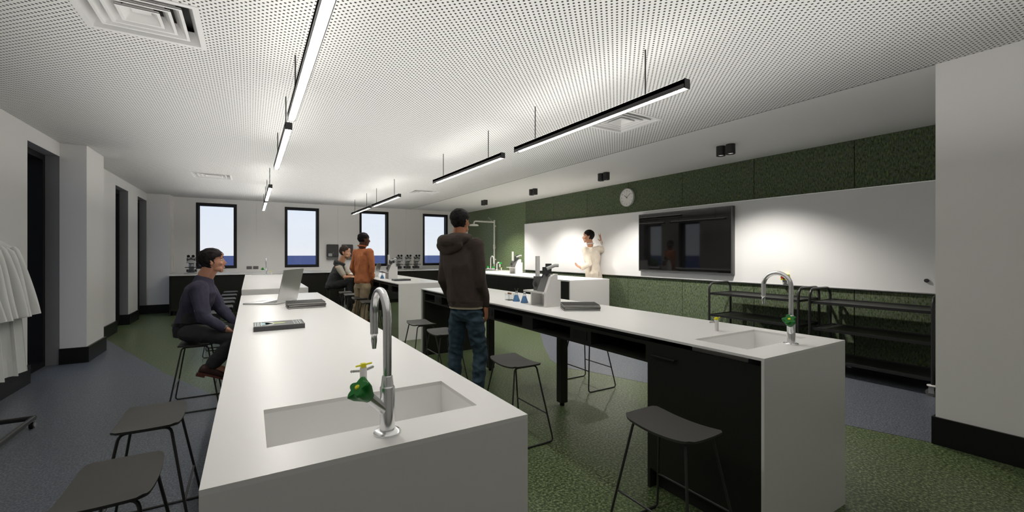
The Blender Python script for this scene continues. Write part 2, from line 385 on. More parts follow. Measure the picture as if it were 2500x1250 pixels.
# ------------------------------------------------------------------ ceiling lights
def pendant(x, yc, label):
    L, hw, z0, z1 = 1.0, .027, 2.418, 2.478
    t = thing('pendant_light', label, 'light', (x, yc, z1), 'linear pendant lights')
    ob('housing', MB().box(x-hw, x-hw+.003, yc-L, yc+L, z0, z1-.004).box(x+hw-.003, x+hw, yc-L, yc+L, z0, z1-.004)
       .box(x-hw, x+hw, yc-L, yc-L+.004, z0, z1).box(x-hw, x+hw, yc+L-.004, yc+L, z0, z1).box(x-hw, x+hw, yc-L+.004, yc+L-.004, z0+.028, z1-.004), M['blackmetal'], t)
    ob('reflector', MB().box(x-hw+.003, x-hw+.004, yc-L+.004, yc+L-.004, z0+.001, z0+.027).box(x+hw-.004, x+hw-.003, yc-L+.004, yc+L-.004, z0+.001, z0+.027), M['liner'], t)
    ob('diffuser', MB().box(x-hw+.004, x+hw-.004, yc-L+.02, yc+L-.004, z0+.020, z0+.025), M['led'], t)
    ob('upper_diffuser', MB().box(x-hw+.006, x+hw-.006, yc-L+.02, yc+L-.02, z1-.004, z1-.001), M['ledup'], t)
    for dy in (-.67, .66):
        r = ob('suspension_rod', MB().cyl((x, yc+dy, z1-.004), (x, yc+dy, CEIL), .005, 8), M['blackmetal'], t)
    return t
for x, side in ((.27, 'over the left benches'), (2.305, 'over the right benches')):
    for k, yc in enumerate((2.71, 4.98, 8.70, 10.94)):
        pendant(x, yc, 'black linear pendant light %s, %s from the camera' % (side, ['nearest', 'second', 'third', 'farthest'][k]))
def ceiling_spot(y, k):
    t = thing('ceiling_spot', 'pair of black cylinder ceiling spotlights, %s from the far wall' % k, 'spotlight', (5.23, y, CEIL), 'twin cylinder spotlights')
    for dy in (-.066, .066):
        c = ob('spot_can', MB().lathe((5.23, y+dy, CEIL), [(.056, 0), (.056, .125), (.050, .125), (.048, .110), (.01, .110)], 28, V((0, 0, -1))), M['blackmetal'], t, smooth=True)
        ob('lens', MB().lathe((5.23, y+dy, CEIL-.107), [(.044, 0), (.044, .003)], 20, V((0, 0, -1))), M['spotlens'], t)
    ld = bpy.data.lights.new('spot', 'SPOT'); ld.energy = SPOT_W*2; ld.spot_size = math.radians(122); ld.spot_blend = .6; ld.shadow_soft_size = .05; ld.color = (1, .95, .88)
    lo = bpy.data.objects.new('spot_lamp', ld); C.objects.link(lo); lo.parent = t; lo.location = (0, 0, -.135); lo.rotation_euler = (0, 0, 0)
for y, k in ((3.31, 'fourth'), (5.55, 'third'), (7.72, 'second'), (10.0, 'first')): ceiling_spot(y, k)

def vent(cx, cy, label):
    t = thing('ceiling_vent', label, 'vent', (cx, cy, CEIL), 'square ceiling diffusers')
    def sq(mb, a, b, z0, z1):    # square ring sloping from half-size a at z0 to b at z1 (thin)
        th = .003
        vs = []
        for hsz, z in ((a, z0), (b, z1), (b, z1-th), (a, z0-th)):
            vs += [(cx-hsz, cy-hsz, z), (cx+hsz, cy-hsz, z), (cx+hsz, cy+hsz, z), (cx-hsz, cy+hsz, z)]
        fs = []
        for q in range(4):
            A, B = q*4, ((q+1) % 4)*4
            fs += [(A+i, A+(i+1) % 4, B+(i+1) % 4, B+i) for i in range(4)]
        mb.add(vs, fs)
    mb = MB(); sq(mb, .30, .268, CEIL-.001, CEIL-.001); sq(mb, .268, .235, CEIL-.001, CEIL+.075)
    ob('frame', mb, M['paleplastic'], t)
    ob('neck', MB().box(cx-.29, cx+.29, cy-.29, cy+.29, CEIL+.10, CEIL+.105).box(cx-.29, cx-.285, cy-.29, cy+.29, CEIL+.021, CEIL+.10).box(cx+.285, cx+.29, cy-.29, cy+.29, CEIL+.021, CEIL+.10).box(cx-.285, cx+.285, cy-.29, cy-.285, CEIL+.021, CEIL+.10).box(cx-.285, cx+.285, cy+.285, cy+.29, CEIL+.021, CEIL+.10), M['skirt'], t)
    for a in (.215, .158, .100):
        mb = MB(); sq(mb, a, a-.016, CEIL+.004, CEIL+.004); sq(mb, a-.016, a-.062, CEIL+.004, CEIL+.075); sq(mb, a, a-.006, CEIL+.004, CEIL+.014)
        ob('louvre', mb, M['paleplastic'], t)
    ob('centre_plate', MB().box(cx-.045, cx+.045, cy-.045, cy+.045, CEIL+.040, CEIL+.044), M['paleplastic'], t)
vent(-.55, 3.30, 'large square white air diffuser in the ceiling, top left of the photo')
vent(3.36, 3.30, 'square white air diffuser behind the nearest right pendant light')
vent(-.58, 9.40, 'square white air diffuser far back in the ceiling left of the lights')
vent(3.36, 9.40, 'square white air diffuser far back near the plain ceiling strip')

# ------------------------------------------------------------------ benches
def counter_hole(x0, x1, y0, y1, z0, z1, hole):
    mb = MB(); holed(mb, x0, x1, y0, y1, [hole] if hole else [], lambda a, b, c, d: mb.box(a, b, c, d, z0, z1)); return mb
def slab(x0, x1, y0, y1, z0, z1, hole):
    # single clean slab with rectangular hole
    a, b, c, d = hole; vs = []
    for z in (z0, z1):
        vs += [(x0, y0, z), (x1, y0, z), (x1, y1, z), (x0, y1, z), (a, c, z), (b, c, z), (b, d, z), (a, d, z)]
    fs = []
    for k in range(4):
        n = (k+1) % 4
        fs += [(8+k, 8+n, 12+n, 12+k), (n, k, 4+k, 4+n), (k, n, 8+n, 8+k), (4+n, 4+k, 12+k, 12+n)]
    return MB().add(vs, fs)
def bench(x0, x1, y0, y1, mirror, label):
    t = thing('lab_bench', label, 'bench', ((x0+x1)/2, (y0+y1)/2, 0))
    Yf = (lambda s: y1-s) if mirror else (lambda s: y0+s)
    def B(mb, a, b, s0, s1, c, d):
        p, q = sorted((Yf(s0), Yf(s1))); return mb.box(a, b, p, q, c, d)
    T = .915; th = .013; L = y1-y0
    hs = sorted((Yf(.15), Yf(.455)))
    hole = (x0+.125, x1-.095, hs[0], hs[1])
    ob('countertop', slab(x0, x1, y0, y1, T-th, T, hole), M['white'], t)
    bs = MB(); a, b, c, d = hole; w_ = .008; zb = T-th-.19
    bs.box(a-w_, a, c-w_, d+w_, zb, T-th).box(b, b+w_, c-w_, d+w_, zb, T-th).box(a, b, c-w_, c, zb, T-th).box(a, b, d, d+w_, zb, T-th).box(a-w_, b+w_, c-w_, d+w_, zb-.01, zb)
    s = ob('sink_basin', bs, M['basin'], t)
    ob('drain', MB().lathe(((a+b)/2, (c+d)/2, zb), [(.035, 0), (.035, .003), (.02, .003), (.02, .001), (.002, .001)], 20), M['steel'], s, smooth=True)
    for s0, s1 in ((0, .014), (L-.014, L)):
        ob('end_panel', B(MB(), x0, x1, s0, s1, 0, T-th), M['endpanel'], t)
    # liner inside the far end
    ob('end_liner', B(MB(), x0+.02, x1-.02, L-.08, L-.015, 0, T-th-.001), M['black'], t)
    # sink cabinet
    c0, c1 = .016, .70
    cb = MB(); B(cb, x0+.022, x0+.04, c1-.018, c1, 0, T-th-.03); B(cb, x0+.04, x1-.04, c1-.018, c1, 0, T-th-.03); B(cb, x0+.08, x1-.08, c0, c1-.018, 0, .10); B(cb, x0+.04, x1-.04, c0, c1-.018, .10, .118)
    ob('cabinet', cb, M['black'], t)
    for sx_ in (0, 1):
        xa, xb = (x0+.02, x0+.038) if sx_ == 0 else (x1-.038, x1-.02)
        dr = ob('cabinet_door', B(MB(), xa, xb, c0+.002, c1-.019, .12, .872), M['black'], t)
        xh = x0+.02 if sx_ == 0 else x1-.02; sg = -1 if sx_ == 0 else 1
        yh0, yh1 = Yf(c1-.05), Yf(c1-.21)
        ob('handle', MB().tube([(xh, yh0, .80), (xh+sg*.022, yh0, .80), (xh+sg*.022, yh1, .80), (xh, yh1, .80)], .006, 8), M['skirt'], dr)
    ob('plinth_shadow_rail', B(MB(), x0+.045, x1-.045, c1, L-.08, T-th-.03, T-th-.001), M['black'], t)
    # open pigeonhole units under the top, on both long sides
    ops = [(.70, 1.22), (1.42, 1.95), (2.08, 2.62), (2.80, 3.36), (3.42, L-.675), (L-.47, L-.09)]
    outs = [(1.22, 1.42), (2.62, 2.80), (L-.675, L-.47)]
    z0, z1 = .745, T-th-.031
    for side in (0, 1):
        xf, xbk = (x0+.022, x0+.36) if side == 0 else (x1-.022, x1-.36)
        a_, b_ = min(xf, xbk), max(xf, xbk)
        for s0, s1 in ops:
            u = MB(); B(u, a_, b_, s0, s1, z0, z0+.015); B(u, a_, b_, s0, s1, z1-.02, z1)
            B(u, a_, b_, s0, s0+.015, z0+.015, z1-.02); B(u, a_, b_, s1-.015, s1, z0+.015, z1-.02)
            xw = b_-.012 if side == 0 else a_; B(u, xw, xw+.012, s0+.015, s1-.015, z0+.015, z1-.02)
            ob('shelf_unit', u, M['black'], t)
        B_ = MB(); B(B_, a_, b_, 1.95, 2.08, z0, z1); B(B_, a_, b_, 3.36, 3.42, z0, z1); ob('rail', B_, M['black'], t)
        for s0, s1 in outs:
            B_ = MB(); B(B_, a_, b_, s0, s1, z0, z1)
            p = ob('power_panel', B_, M['black'], t)
            xs = (a_-.004, a_) if side == 0 else (b_, b_+.004)
            B_ = MB(); B(B_, xs[0], xs[1], s0+.025, s1-.025, z0+.035, z1-.03); q = ob('socket', B_, M['skirt'], p)
    for s in (2.03, 3.42):
        lg = MB(); p, q = sorted((Yf(s-.0), Yf(s+.075))); xm = x0+.44
        lg.box(xm-.037, xm+.037, p, q, .03, T-th-.03); o = ob('leg', lg, M['black'], t, bevel=.004)
        ob('foot', MB().cyl((xm, (p+q)/2, 0), (xm, (p+q)/2, .03), .022), M['skirt'], o)
    return t
bench(-.09, .715, 1.085, 5.85, False, 'white topped lab bench in the foreground with laptop and textbook on it')
bench(-.10, .71, 6.79, 11.55, True, 'white topped lab bench behind the laptop, partly hidden by it')
bench(2.02, 2.84, 1.09, 5.75, False, 'long white topped lab bench at right with open black shelves beneath')
bench(2.02, 2.84, 6.80, 11.46, True, 'white topped lab bench behind the man in the orange shirt')

# back counter run and teacher counter
t = thing('back_counter', 'long white counter with black cabinets under the four windows', 'counter', (1.6, 12.7, 0))
ob('countertop', MB().box(-1.60, 4.88, 12.14, YB-.001, .895, .915), M['white'], t)
ob('upstand', MB().box(-1.60, XR-.02, YB-.012, YB-.001, .9155, .95), M['white'], t)
xs = [-1.52]+[-1.52+.8*k for k in range(1, 9)]
ob('carcass', MB().box(-1.52, 4.88, 12.20, YB-.02, .1, .893).box(-1.50, 4.88, 12.26, YB-.02, 0, .1), M['black'], t)
for a, b in zip(xs, xs[1:]):
    ob('cabinet_door', MB().box(a+.003, b-.003, 12.175, 12.199, .105, .875), M['black'], t)
ob('end_panel', MB().box(-1.545, -1.521, 12.17, YB-.02, 0, .893), M['black'], t)
t = thing('teacher_counter', 'white counter with black front and white end beside the whiteboard wall', 'counter', (5.4, 8, 0))
pts = [(4.90, 6.06), (5.855, 6.06), (5.855, 9.30)]
for k in range(9):
    a = PI-(PI/2)*k/8; pts.append((6.205+.35*math.cos(a), 9.35+.35*math.sin(a)))
pts += [(XR-.014, 9.70), (XR-.014, YB-.013), (4.90, YB-.013)]
ob('countertop', MB().prism(pts, .890, .915), M['white'], t)
ob('end_panel', MB().box(4.90, 5.855, 6.06, 6.085, 0, .889), M['endpanel'], t)
ob('carcass', MB().box(4.93, 5.82, 6.087, YB-.02, .1, .889).box(4.98, 5.78, 6.087, YB-.02, 0, .1).box(5.83, XR-.02, 9.75, YB-.02, 0, .889), M['black'], t)
for k in range(7):
    a = 6.09+k*.862
    ob('cabinet_door', MB().box(4.908, 4.929, a+.003, a+.859, .105, .872), M['black'], t)

# ------------------------------------------------------------------ taps
def faucet(x, y, z, label, gsign=1):
    t = thing('lab_faucet', label, 'tap', (x, y, z), 'tall gooseneck lab taps')
    ob('flange', MB().lathe((x, y, z), [(.036, 0), (.036, .004), (.032, .008), (.022, .010)], 32), M['chrome'], t, smooth=True)
    ob('body', MB().lathe((x, y, z+.008), [(.020, 0), (.020, .115), (.018, .118), (.0165, .120), (.014, .145), (.0125, .147)], 28), M['chrome'], t, smooth=True)
    R = .0725; zt = z+.305
    pts = [(x, y, z+.15), (x, y, z+.22), (x, y, zt-.02)]+[(x, y+R-R*math.cos(a), zt+R*math.sin(a)) for a in [PI*k/16 for k in range(17)]]+[(x, y+2*R, zt-.05), (x, y+2*R, zt-.06)]
    ob('spout', MB().tube(pts, .0115, 16), M['chrome'], t, smooth=True)
    ob('nozzle', MB().lathe((x, y+2*R, zt-.06), [(.012, 0), (.0085, .006), (.009, .02), (.006, .045)], 16, V((0, 0, -1))), M['chrome'], t, smooth=True)
    d = V((-.66, -.25, .70)).normalized(); p = V((x, y, z+.055))
    ob('valve', MB().cyl(p, p+d*.078, .0135, 20), M['chrome'], t, smooth=True)
    # star handle
    q = p+d*.078; kn = MB(); u = d.orthogonal().normalized(); v_ = d.cross(u)
    prof = [(.0, .55), (.006, .62), (.03, 1.0), (.046, 1.05), (.050, .9)]; n = 40; vs = []
    for hgt, sc in prof:
        for j in range(n):
            a = 2*PI*j/n; r = .027*sc*(1+.22*max(0, (hgt/.046))*math.cos(5*a))
            vs.append(q+d*hgt+(u*math.cos(a)+v_*math.sin(a))*r)
    fs = []
    for i in range(len(prof)-1): fs += [(i*n+j, i*n+(j+1) % n, (i+1)*n+(j+1) % n, (i+1)*n+j) for j in range(n)]
    fs += [tuple(range(n))[::-1], tuple(range(4*n, 5*n))]
    h_ = ob('green_handle', kn.add(vs, fs), M['greenplastic'], t, smooth=True)
    ob('index_button', MB().lathe(q+d*.050, [(.007, 0), (.005, .003)], 12, d), M['yellow'], h_)
    return t
faucet(.317, 1.172, .915, 'tall chrome gooseneck tap with green handle on the nearest bench')
faucet(2.475, 1.195, .915, 'tall chrome gooseneck tap with green handle on the right bench')
faucet(.31, 11.42, .915, 'small far gooseneck tap with green handle behind the laptop')
faucet(2.43, 11.33, .915, 'gooseneck tap at the far end of the bench behind the orange shirt man')
def gas_tap(x, y, z, label, long_=False):
    t = thing('gas_tap', label, 'tap', (x, y, z), 'gas turrets with yellow levers')
    ob('turret', MB().lathe((x, y, z), [(.0135, 0), (.0125, .004), (.0125, .068), (.011, .070)], 20), M['paleplastic'], t, smooth=True)
    ob('lever', MB().box(x-.009, x+.009, y-.009, y+.009, z+.070, z+.086).tube([(x-.028, y-.002, z+.077), (x+.03, y-.004, z+.084)], .0035, 8), M['yellow'], t, bevel=.002)
    for d in ((V((-.9, .45, -.05))), (V((.9, .45, .12)))):
        d = d.normalized(); p = V((x, y, z+.058)); pr = [(.0045, 0), (.0045, .014)]
        for k in range(5): pr += [(.0035, .014+.006*k), (.0056, .018+.006*k)]
        pr += [(.003, .046)]
        ob('hose_nozzle', MB().lathe(p, pr, 12, d), M['lightgrey'], t, smooth=False)
gas_tap(.352, 1.621, .915, 'small white gas tap with yellow lever behind the nearest sink')
gas_tap(2.492, 1.638, .915, 'small white gas tap with yellow top behind the right bench sink')
gas_tap(.40, 11.10, .915, 'tiny gas tap with yellow top by the far tap behind the laptop')

# ------------------------------------------------------------------ stools
def stool(loc, label, group):
    t = thing('lab_stool', label, 'stool', loc, group); ox, oy = loc[0], loc[1]
    zt = .578; hx, hy = .132, .205; nx, ny = 10, 16; top = []; bot = []
    for j in range(ny+1):
        for i in range(nx+1):
            a = -1+2*i/nx; b = -1+2*j/ny
            # rounded, slightly bowed rectangle
            X0 = a*hx*(1-.06*b*b); Y0 = b*hy*(1-.03*a*a)
            rc = .75
            if abs(a) > rc and abs(b) > rc:
                p, q = (abs(a)-rc)/(1-rc), (abs(b)-rc)/(1-rc); r = math.hypot(p, q); m_ = max(p, q)
                if r > 0: f = m_/r; X0 = math.copysign(rc+(1-rc)*p*f, a)*hx*(1-.06*b*b); Y0 = math.copysign(rc+(1-rc)*q*f, b)*hy*(1-.03*a*a)
            z = zt+.020*b*b-.014+.0015*a*a
            top.append((ox+X0, oy+Y0, z)); bot.append((ox+X0*.985, oy+Y0*.985, z-.012))
    W = nx+1; N = len(top); fs = []
    for j in range(ny):
        for i in range(nx):
            k = j*W+i; fs.append((k, k+1, k+W+1, k+W)); fs.append((N+k, N+k+W, N+k+W+1, N+k+1))
    bd = [i for i in range(W)]+[j*W+nx for j in range(1, ny+1)]+[ny*W+i for i in range(nx-1, -1, -1)]+[j*W for j in range(ny-1, 0, -1)]
    for a, b in zip(bd, bd[1:]+bd[:1]): fs.append((a, N+a, N+b, b))
    ob('seat', MB().add(top+bot, fs), M['stool'], t, smooth=True)
    r = .0065
    for s in (-1, 1):
        def pt(x, y, z): return V((ox+x, oy+y, z))
        a0, a1 = pt(-.095, s*.150, .560), pt(.095, s*.150, .560); b0, b1 = pt(-.187, s*.240, r), pt(.187, s*.240, r)
        def fil(p, q, r_, k=4, rad=.03):
            u = (p-q).normalized()*rad; w2 = (r_-q).normalized()*rad; A, Bp = q+u, q+w2
            return [A.lerp(q, i/k).lerp(q.lerp(Bp, i/k), i/k) for i in range(k+1)]
        pts = [a0+V((.05, 0, 0))]+fil(a1, a0, b0)+fil(a0, b0, b1)+fil(b0, b1, a1)+fil(b1, a1, a0)+[a1-V((.05, 0, 0))]
        ob('sled_leg', MB().tube(pts+[pts[0]], r, 8, cap=False), M['stoolmetal'], t, smooth=True)
    for s in (-1, 1):
        f = .205/.56; x = s*(.187-(.187-.095)*f); y = .240-(.240-.150)*f
        ob('footrest', MB().cyl((ox+x, oy-y, .205), (ox+x, oy+y, .205), .0055, 8), M['stoolmetal'], t, smooth=True)
    return t
s0 = stool((-.425, 2.08, 0), 'nearest dark grey stool at lower left edge of the photo, left of the near bench', 'stools along the left benches')
def more(x, y, label, group): return dup(s0, (x, y, 0), 0, label, group)
more(-.425, 2.80, 'second dark grey stool from the camera, left of the near bench', 'stools along the left benches')
more(-.425, 4.94, 'dark grey stool under the seated man in the navy sweater', 'stools along the left benches')
for k, y in enumerate((7.29, 7.99, 8.74, 9.39, 10.2, 11.0)):
    more(-.36, y, 'stool in the row beside the far left bench, %s from the front' % ['first', 'second', 'third', 'fourth', 'fifth', 'sixth'][k], 'stools along the left benches')
G2 = 'stools along the right benches'
more(1.74, 1.38, 'dark grey stool in front of the black cabinet of the right bench', G2)
more(1.74, 2.82, 'dark grey stool just right of the standing man in the hoodie', G2)
more(1.74, 4.25, 'dark grey stool half hidden by the jeans of the hoodie man', G2)
more(1.74, 4.95, 'dark grey stool against the white end of the bench, left of the hoodie man', G2)
more(3.085, 3.53, 'stool seen through the underside of the right bench, beyond its black leg', G2)
for k, (y, l) in enumerate(((7.55, 'stool in front of the beige trousers of the orange shirt man'), (8.27, 'second stool, just behind the legs of the orange shirt man'), (9.05, 'third stool, left of the beige trousers'), (9.62, 'fourth stool, next to the one the man in the vest sits on'))):
    more(1.74, y, 'dark '+l, G2)

# ------------------------------------------------------------------ trolleys
def trolley(y0, y1, label):
    x0, x1 = 5.70, 6.22; t = thing('trolley', label, 'trolley', ((x0+x1)/2, (y0+y1)/2, 0), 'black tube trolleys')
    r = .0155; zt = .975
    for y in (y0, y1):
        pts = [(x0, y, .10), (x0, y, zt-.10)]+[(x0+.10-.10*math.cos(a), y, zt-.10+.10*math.sin(a)) for a in [PI/2*k/6 for k in range(1, 7)]]
        pts += [(x1-.10+.10*math.sin(a), y, zt-.10+.10*math.cos(a)) for a in [PI/2*k/6 for k in range(0, 7)]]+[(x1, y, .10)]
        ob('end_frame', MB().tube(pts, r, 12), M['blackmetal'], t, smooth=True)
    for z in (.825, .515, .165):
        s = MB(); s.box(x0+.012, x1-.012, y0+.012, y1-.012, z-.008, z); s.box(x0+.008, x0+.012, y0+.012, y1-.012, z-.022, z+.008); s.box(x1-.012, x1-.008, y0+.012, y1-.012, z-.022, z+.014)
        s.box(x0+.012, x1-.012, y0+.008, y0+.012, z-.022, z+.008); s.box(x0+.012, x1-.012, y1-.012, y1-.008, z-.022, z+.008)
        ob('shelf', s, M['blackmetal'], t)
    for y in (y0, y1):
        for x in (x0, x1):
            c = ob('castor', MB().cyl((x-.010, y+.018, .037), (x+.010, y+.018, .037), .037, 20), M['grey'], t, smooth=True)
            ob('castor_fork', MB().box(x-.014, x-.011, y-.01, y+.03, .03, .095).box(x+.011, x+.014, y-.01, y+.03, .03, .095).box(x-.014, x+.014, y-.015, y+.03, .09, .1), M['steel'], c)
            ob('bumper', MB().lathe((x, y, .100), [(.02, 0), (.045, .003), (.045, .012), (.017, .016)], 20), M['paleplastic'], c, smooth=True)
    return t
trolley(2.67, 3.86, 'black three-shelf tube trolley at left, behind the right bench tap')
trolley(1.46, 2.545, 'black three-shelf tube trolley at right, next to the white wall end')

# ------------------------------------------------------------------ safety shower, wall taps
t = thing('safety_shower', 'pale pipe safety shower with round head on the green wall', 'shower', (6.28, 11.36, .915))
ob('riser_pipe', MB().cyl((6.28, 11.36, .915), (6.28, 11.36, 2.40), .024, 16).lathe((6.28, 11.36, 1.53), [(.032, 0), (.034, .01), (.034, .12), (.028, .14)], 16).cyl((6.28, 11.36, 1.58), (6.28, 11.29, 1.58), .014, 12), M['offwhite'], t, smooth=True)
ob('arm', MB().tube([(6.28, 11.36, 2.345), (5.66, 11.36, 2.345), (5.62, 11.36, 2.335), (5.60, 11.36, 2.30), (5.60, 11.36, 2.26)], .024, 14), M['offwhite'], t, smooth=True)
ob('shower_head', MB().lathe((5.60, 11.36, 2.265), [(.03, 0), (.11, .012), (.135, .04), (.135, .06), (.02, .062)], 28, V((0, 0, -1))), M['offwhite'], t, smooth=True)
ob('pull_lever', MB().tube([(6.22, 11.36, 2.36), (6.04, 11.30, 2.47)], .010, 8), M['steel'], t)
for z in (1.2, 2.2): ob('wall_bracket', MB().box(6.29, XR-.012, 11.34, 11.38, z, z+.04), M['offwhite'], t)
t = thing('mixer_tap', 'white swan neck mixer tap with two bright green knobs by the green wall', 'tap', (6.1, 11.255, .915))
ob('bridge', MB().box(6.07, 6.13, 11.06, 11.45, .93, .955).cyl((6.1, 11.10, .915), (6.1, 11.10, .97), .03).cyl((6.1, 11.42, .915), (6.1, 11.42, .97), .03), M['paleplastic'], t)
ob('spout', MB().tube([(6.1, 11.255, .95), (6.1, 11.255, 1.20)]+[(6.1, 11.165+.09*math.cos(a), 1.22+.10*math.sin(a)) for a in [PI*k/12 for k in range(13)]]+[(6.1, 11.075, 1.10)], .015, 12), M['paleplastic'], t, smooth=True)
for y in (11.09, 11.43): ob('knob', MB().lathe((6.1, y, .97), [(.026, 0), (.036, .01), (.036, .045), (.02, .05)], 16), M['brightgreen'], t, smooth=True)
t = thing('eyewash_tap', 'white curved tap with a green cap on its tip, right of the mixer tap', 'tap', (6.1, 10.88, .915))
ob('spout', MB().tube([(6.1, 10.88, .915), (6.1, 10.88, 1.05)]+[(6.1, 10.79+.09*math.cos(a), 1.07+.07*math.sin(a)) for a in [PI*k/10 for k in range(8)]]+[(6.1, 10.70, 1.10)], .018, 12).lathe((6.1, 10.88, .915), [(.04, 0), (.03, .02)], 16), M['paleplastic'], t, smooth=True)
ob('nozzle', MB().lathe((6.1, 10.70, 1.09), [(.022, 0), (.02, .06), (.012, .09)], 14, V((0, 0, -1))), M['paleplastic'], t, smooth=True)
ob('cap', MB().cyl((6.1, 10.71, 1.12), (6.1, 10.64, 1.125), .025, 14), M['brightgreen'], t)
gas_tap(6.1, 10.62, .915, 'small gas tap with yellow top right of the curved wall tap')
ob_s = tag(ob('wall_sink', MB().box(5.55, 5.58, 10.55, 11.5, .9155, .921).box(5.97, 6.0, 10.55, 11.5, .9155, .921).box(5.58, 5.97, 10.55, 10.58, .9155, .921).box(5.58, 5.97, 11.47, 11.5, .9155, .921).box(5.58, 5.97, 10.58, 11.47, .9155, .917), M['steel']), 'shallow steel sink rim set in the counter below the wall taps', 'sink')

# ------------------------------------------------------------------ back counter items
def microscope(x, y, label):
    z = .915; t = thing('microscope', label, 'microscope', (x, y, z), 'microscopes on the back counter')
    ob('base', MB().prism([(x-.12, y-.15), (x+.12, y-.15), (x+.10, y+.15), (x-.10, y+.15)], z, z+.035), M['lightgrey'], t, bevel=.01)
    ob('illuminator', MB().lathe((x, y-.03, z+.035), [(.07, 0), (.065, .05), (.045, .07)], 20), M['darkgrey'], t, smooth=True)
    ob('arm', MB().prism([(x-.055, y+.05), (x+.055, y+.05), (x+.055, y+.13), (x-.055, y+.13)], z+.035, z+.29), M['lightgrey'], t, bevel=.012)
    ob('stage', MB().box(x-.11, x+.10, y-.10, y+.05, z+.150, z+.166), M['darkgrey'], t)
    ob('focus_knob', MB().cyl((x-.10, y+.09, z+.075), (x-.056, y+.09, z+.075), .030, 16).cyl((x+.056, y+.09, z+.075), (x+.10, y+.09, z+.075), .030, 16), M['darkgrey'], t, smooth=True)
    for k in range(4):
        a = PI/2*k+.4; cx, cy = x+.022*math.cos(a), y-.03+.022*math.sin(a)
        ob('objective', MB().lathe((cx+.01*math.cos(a), cy+.01*math.sin(a), z+.18), [(.009, 0), (.014, .02), (.016, .055)], 12), M['chrome'], t, smooth=True)
    ob('nosepiece', MB().lathe((x, y-.03, z+.232), [(.045, 0), (.05, .015), (.05, .022)], 20), M['darkgrey'], t, smooth=True)
    ob('head', MB().lathe((x, y-.01, z+.254), [(.09, 0), (.095, .02), (.075, .06), (.04, .085)], 24), M['lightgrey'], t, smooth=True)
    ob('prism_housing', MB().obox(V((x, y-.01, z+.352)), V((1, 0, 0)), V((0, .9, .43)).normalized(), V((0, -.43, .9)).normalized(), .085, .05, .026), M['grey'], t, bevel=.008)
    for s in (-1, 1):
        e_ = ob('eyepiece', MB().cyl((x+s*.045, y-.02, z+.37), (x+s*.045, y-.085, z+.412), .024, 16), M['paleplastic'], t, smooth=True)
        ob('eye_cup', MB().lathe((x+s*.045, y-.085, z+.412), [(.031, 0), (.031, .022), (.020, .024), (.018, .012)], 18, V((0, -.84, .54))), M['skirt'], e_, smooth=True)
    return t
microscope(-1.19, 12.62, 'grey binocular microscope at the left end of the back counter')
microscope(3.76, 12.62, 'leftmost of the three binocular microscopes between the windows')
microscope(4.03, 12.62, 'middle of the three binocular microscopes between the windows')
microscope(4.30, 12.62, 'rightmost of the three binocular microscopes between the windows')
for k, (a, b) in enumerate(((-.083, .037), (.065, .186))):
    o = tag(ob('wall_outlet', MB().box(a, b, YB-.012, YB, .985, 1.063), M['grey'], bevel=.003), ['left', 'right'][k]+' one of two dark grey outlet plates between the first two windows', 'outlet', 'wall outlet plates')
for k, (a, b) in enumerate(((1.862, 2.178), (2.268, 2.578))):
    t = thing('towel_dispenser', ['left', 'right'][k]+' dark grey wall dispenser behind the seated man in the vest', 'dispenser', ((a+b)/2, YB, 1.2), 'dark wall dispensers')
    ob('body', MB().box(a, b, YB-.10, YB, 1.30, 1.66), M['darkgrey'], t, bevel=.02)
    ob('lower_cover', MB().box(a+.006, b-.006, YB-.09, YB, 1.22, 1.298), M['grey'], t, bevel=.006)
    ob('window', MB().box(a+.04, a+.14, YB-.103, YB-.10, 1.32, 1.40), M['lightgrey'], t)
    ob('lock', MB().cyl(((a+b)/2+.01, YB-.10, 1.42), ((a+b)/2+.01, YB-.104, 1.42), .008), M['chrome'], t)

# ------------------------------------------------------------------ things on the benches
def notebooks(A, ux, uy, wx, wy, z, where, rot_j=(0, .03, -.02)):
    # A near-left corner, ux along width (binding on far side), uy depth
    for k in range(3):
        h = .0165; z0 = z+k*h+.0004*k; a = rot_j[k]; c, s = math.cos(a), math.sin(a)
        X = V((ux[0]*c-ux[1]*s, ux[0]*s+ux[1]*c, 0)); Yv = V((-X.y, X.x, 0))
        O = V((A[0], A[1], z0))+X*(.008*(k == 1))-X*(.002*k)
        t = thing('notebook', '%s charcoal spiral notebook of the stack %s' % (['bottom', 'middle', 'top'][k], where), 'notebook', O+X*wx/2+Yv*wy/2, 'spiral notebooks')
        cc = O+X*wx/2+Yv*wy/2
        ob('pages', MB().obox(cc+V((0, 0, h/2)), X, Yv, V((0, 0, 1)), wx/2-.0015, wy/2-.0015, h/2-.0025), M['paper'], t)
        ob('cover', MB().obox(cc+V((0, 0, h-.001)), X, Yv, V((0, 0, 1)), wx/2, wy/2, .001).obox(cc+V((0, 0, .001)), X, Yv, V((0, 0, 1)), wx/2, wy/2, .001), M['nbcover'], t)
        n = 22; sp = MB()
        for q in range(n):
            p = O+X*(wx*(q+.5)/n)+Yv*(wy-.001)+V((0, 0, h/2))
            sp.tube([p+Yv*(.0085*math.cos(b))+V((0, 0, .0105*math.sin(b))) for b in [2*PI*m_/8 for m_ in range(8)]], .0012, 4, closed=True)
        so = ob('spiral_binding', sp, M['skirt'], t); so['kind'] = 'stuff'
notebooks((.281, 4.205), (1, .02), None, .305, .25, .915, 'beside the laptop')
notebooks((2.255, 2.865), (.866, -.5), None, .305, .24, .915, 'on the right bench')
